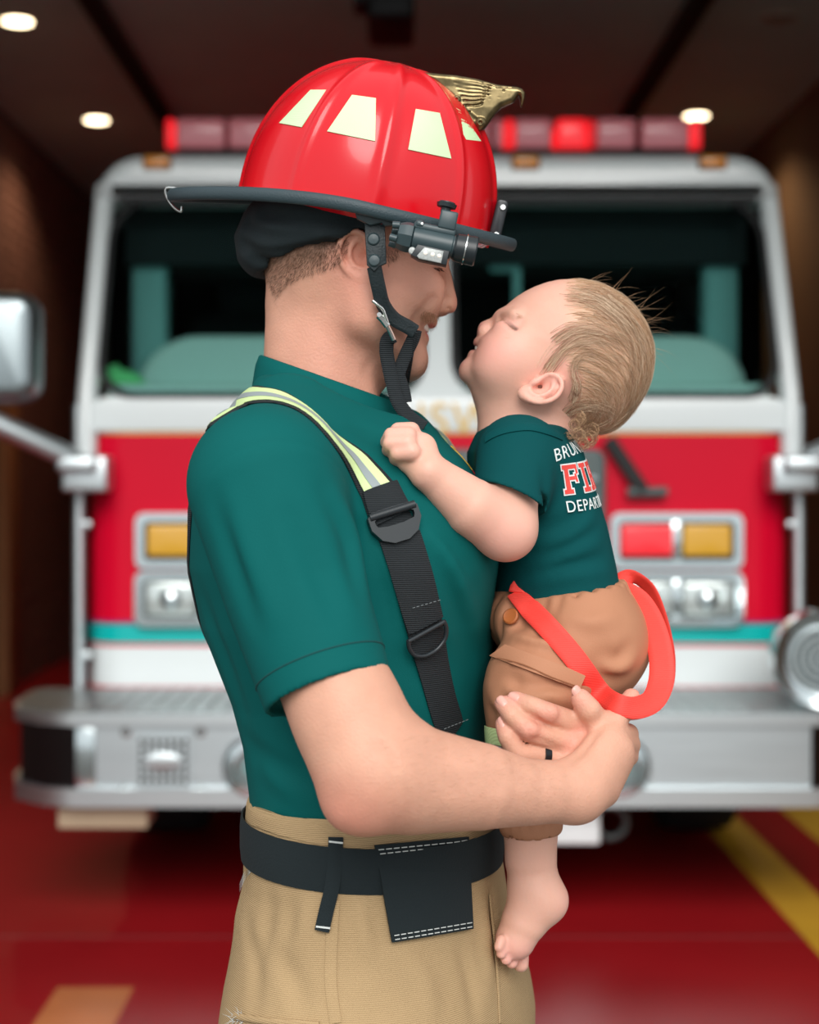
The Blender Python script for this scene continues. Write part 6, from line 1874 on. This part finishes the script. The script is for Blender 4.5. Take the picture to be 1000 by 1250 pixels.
# longer locks sweeping over the temple and behind the ear
L = []
for path, n_, jt in (((455, 440), (490, 392), (540, 342), (620, 312), (720, 332)), 46, 16), (((500, 312), (560, 272), (640, 258), (740, 292), (800, 360)), 46, 18), (((572, 560), (588, 500), (572, 440), (598, 382), (680, 362)), 40, 12), \
        (((520, 650), (560, 600), (640, 580), (720, 600), (760, 640)), 40, 16), (((700, 150), (790, 220), (850, 320), (858, 430), (820, 540)), 60, 26), (((560, 110), (660, 130), (760, 210), (820, 320)), 50, 26):
    base_ = spline([(a, b, 0) for a, b in path], 4)[:, :2]
    px = np.concatenate([base_ + gh.normal(0, jt, 2) + gh.normal(0, 2.0, (1, 2)) * np.linspace(-3, 3, len(base_))[:, None] for _ in range(n_)])
    q = marchN(bh_plain, np.stack([540 + .28 * px[:, 0], 330 + .28 * px[:, 1]], 1), -.12, .03, 50)
    q = q + normN(bh_plain, q) * .0022; q = q.reshape(n_, len(base_), 3)
    idx_ = np.linspace(0, len(base_) - 1, 12).astype(int); L.append(q[:, idx_])
L = np.concatenate(L); gh.shuffle(L)
strands('lock', L[::2], .00038, M['bhair3'], baby, kind='stuff'); strands('lock', L[1::2], .00038, M['bhair2'], baby, kind='stuff')
# fly-away hairs at the crown and back
L = []
for k in range(46):
    x, y = [(720, 122), (770, 160), (820, 202), (850, 245), (872, 292), (886, 360), (640, 76)][k % 7]
    q = B(x + gh.normal(0, 14), y + gh.normal(0, 10), gh.normal(0, .018)); q = onto(bh_plain, q, 0)
    d = nrm(surf_n(bh_plain, q) * .45 + np.array([.8, 0, .15]) + gh.normal(0, .3, 3)); sd = gh.normal(0, .4); l = gh.uniform(.012, .034)
    L.append([q + d * l * t + np.array([.25 * sd, 0, -.5 + sd]) * l * t * t * .6 for t in np.linspace(0, 1, 8)])
strands('flyaway_hair', L, .00026, M['bhair'], baby, kind='stuff')
# curls at the nape
L = []; cols = []
for cx_q, cy_q, rr, nn_ in ((600, 712, 30, 60), (640, 728, 34, 70), (580, 665, 26, 45), (655, 690, 30, 55), (620, 748, 26, 50), (600, 640, 26, 40), (560, 712, 22, 35)):
    for k in range(nn_):
        yy = -.052 + gh.normal(0, .006) + (0.02 if cx_q > 630 else 0); a0 = gh.uniform(0, 6.28); r0 = rr * gh.uniform(.45, 1.05) * .28 / 1251; span = gh.uniform(2.2, 5.0)
        c_ = B(cx_q + gh.normal(0, 5), cy_q + gh.normal(0, 5), yy); t_ = np.linspace(0, 1, 9)
        L.append(np.stack([c_[0] + r0 * np.cos(a0 - span * t_) * (1 - .25 * t_), c_[1] + .006 * np.sin(a0 * 2 + t_ * 3), c_[2] + r0 * np.sin(a0 - span * t_) * (1 - .25 * t_) - .004 * t_], 1))
L = np.array(L); k = len(L) // 2
strands('nape_curls', L[::2], .00042, M['bhair3'], baby, kind='stuff'); strands('nape_curls', L[1::2], .0004, M['bhair'], baby, kind='stuff')
# lashes of the closed eye and the light eyebrows
for s in ysn:
    L = []
    for t_ in np.linspace(0, 1, 26):
        q = spline(EYE[s], 3)[int(t_ * 33)]
        q = onto(bh_plain, q, -.0002); d = nrm(np.array([-.5, 0, -.4]) + surf_n(bh_plain, q) * .9 + gh.normal(0, .15, 3)); L.append([q, q + d * .0025, q + d * .005 + [0, 0, .0006]])
    strands('eyelashes', L, .00032, M['bhair3'], baby, kind='stuff')
    L = []
    for t_ in gh.uniform(0, 1, 70):
        q = B(258, 205) * (1 - t_) + B(318, 226) * t_ + np.array([0, s * (.024 + .026 * t_), 0]) + gh.normal(0, .0012, 3)
        q = onto(bh_plain, q, 0); d = nrm(np.array([.8, 0, -.2]) + surf_n(bh_plain, q) * .2 + gh.normal(0, .2, 3)); L.append([q, q + d * .0025, q + d * .005])
    strands('eyebrow', L, .00026, M['bhair'], baby, kind='stuff')
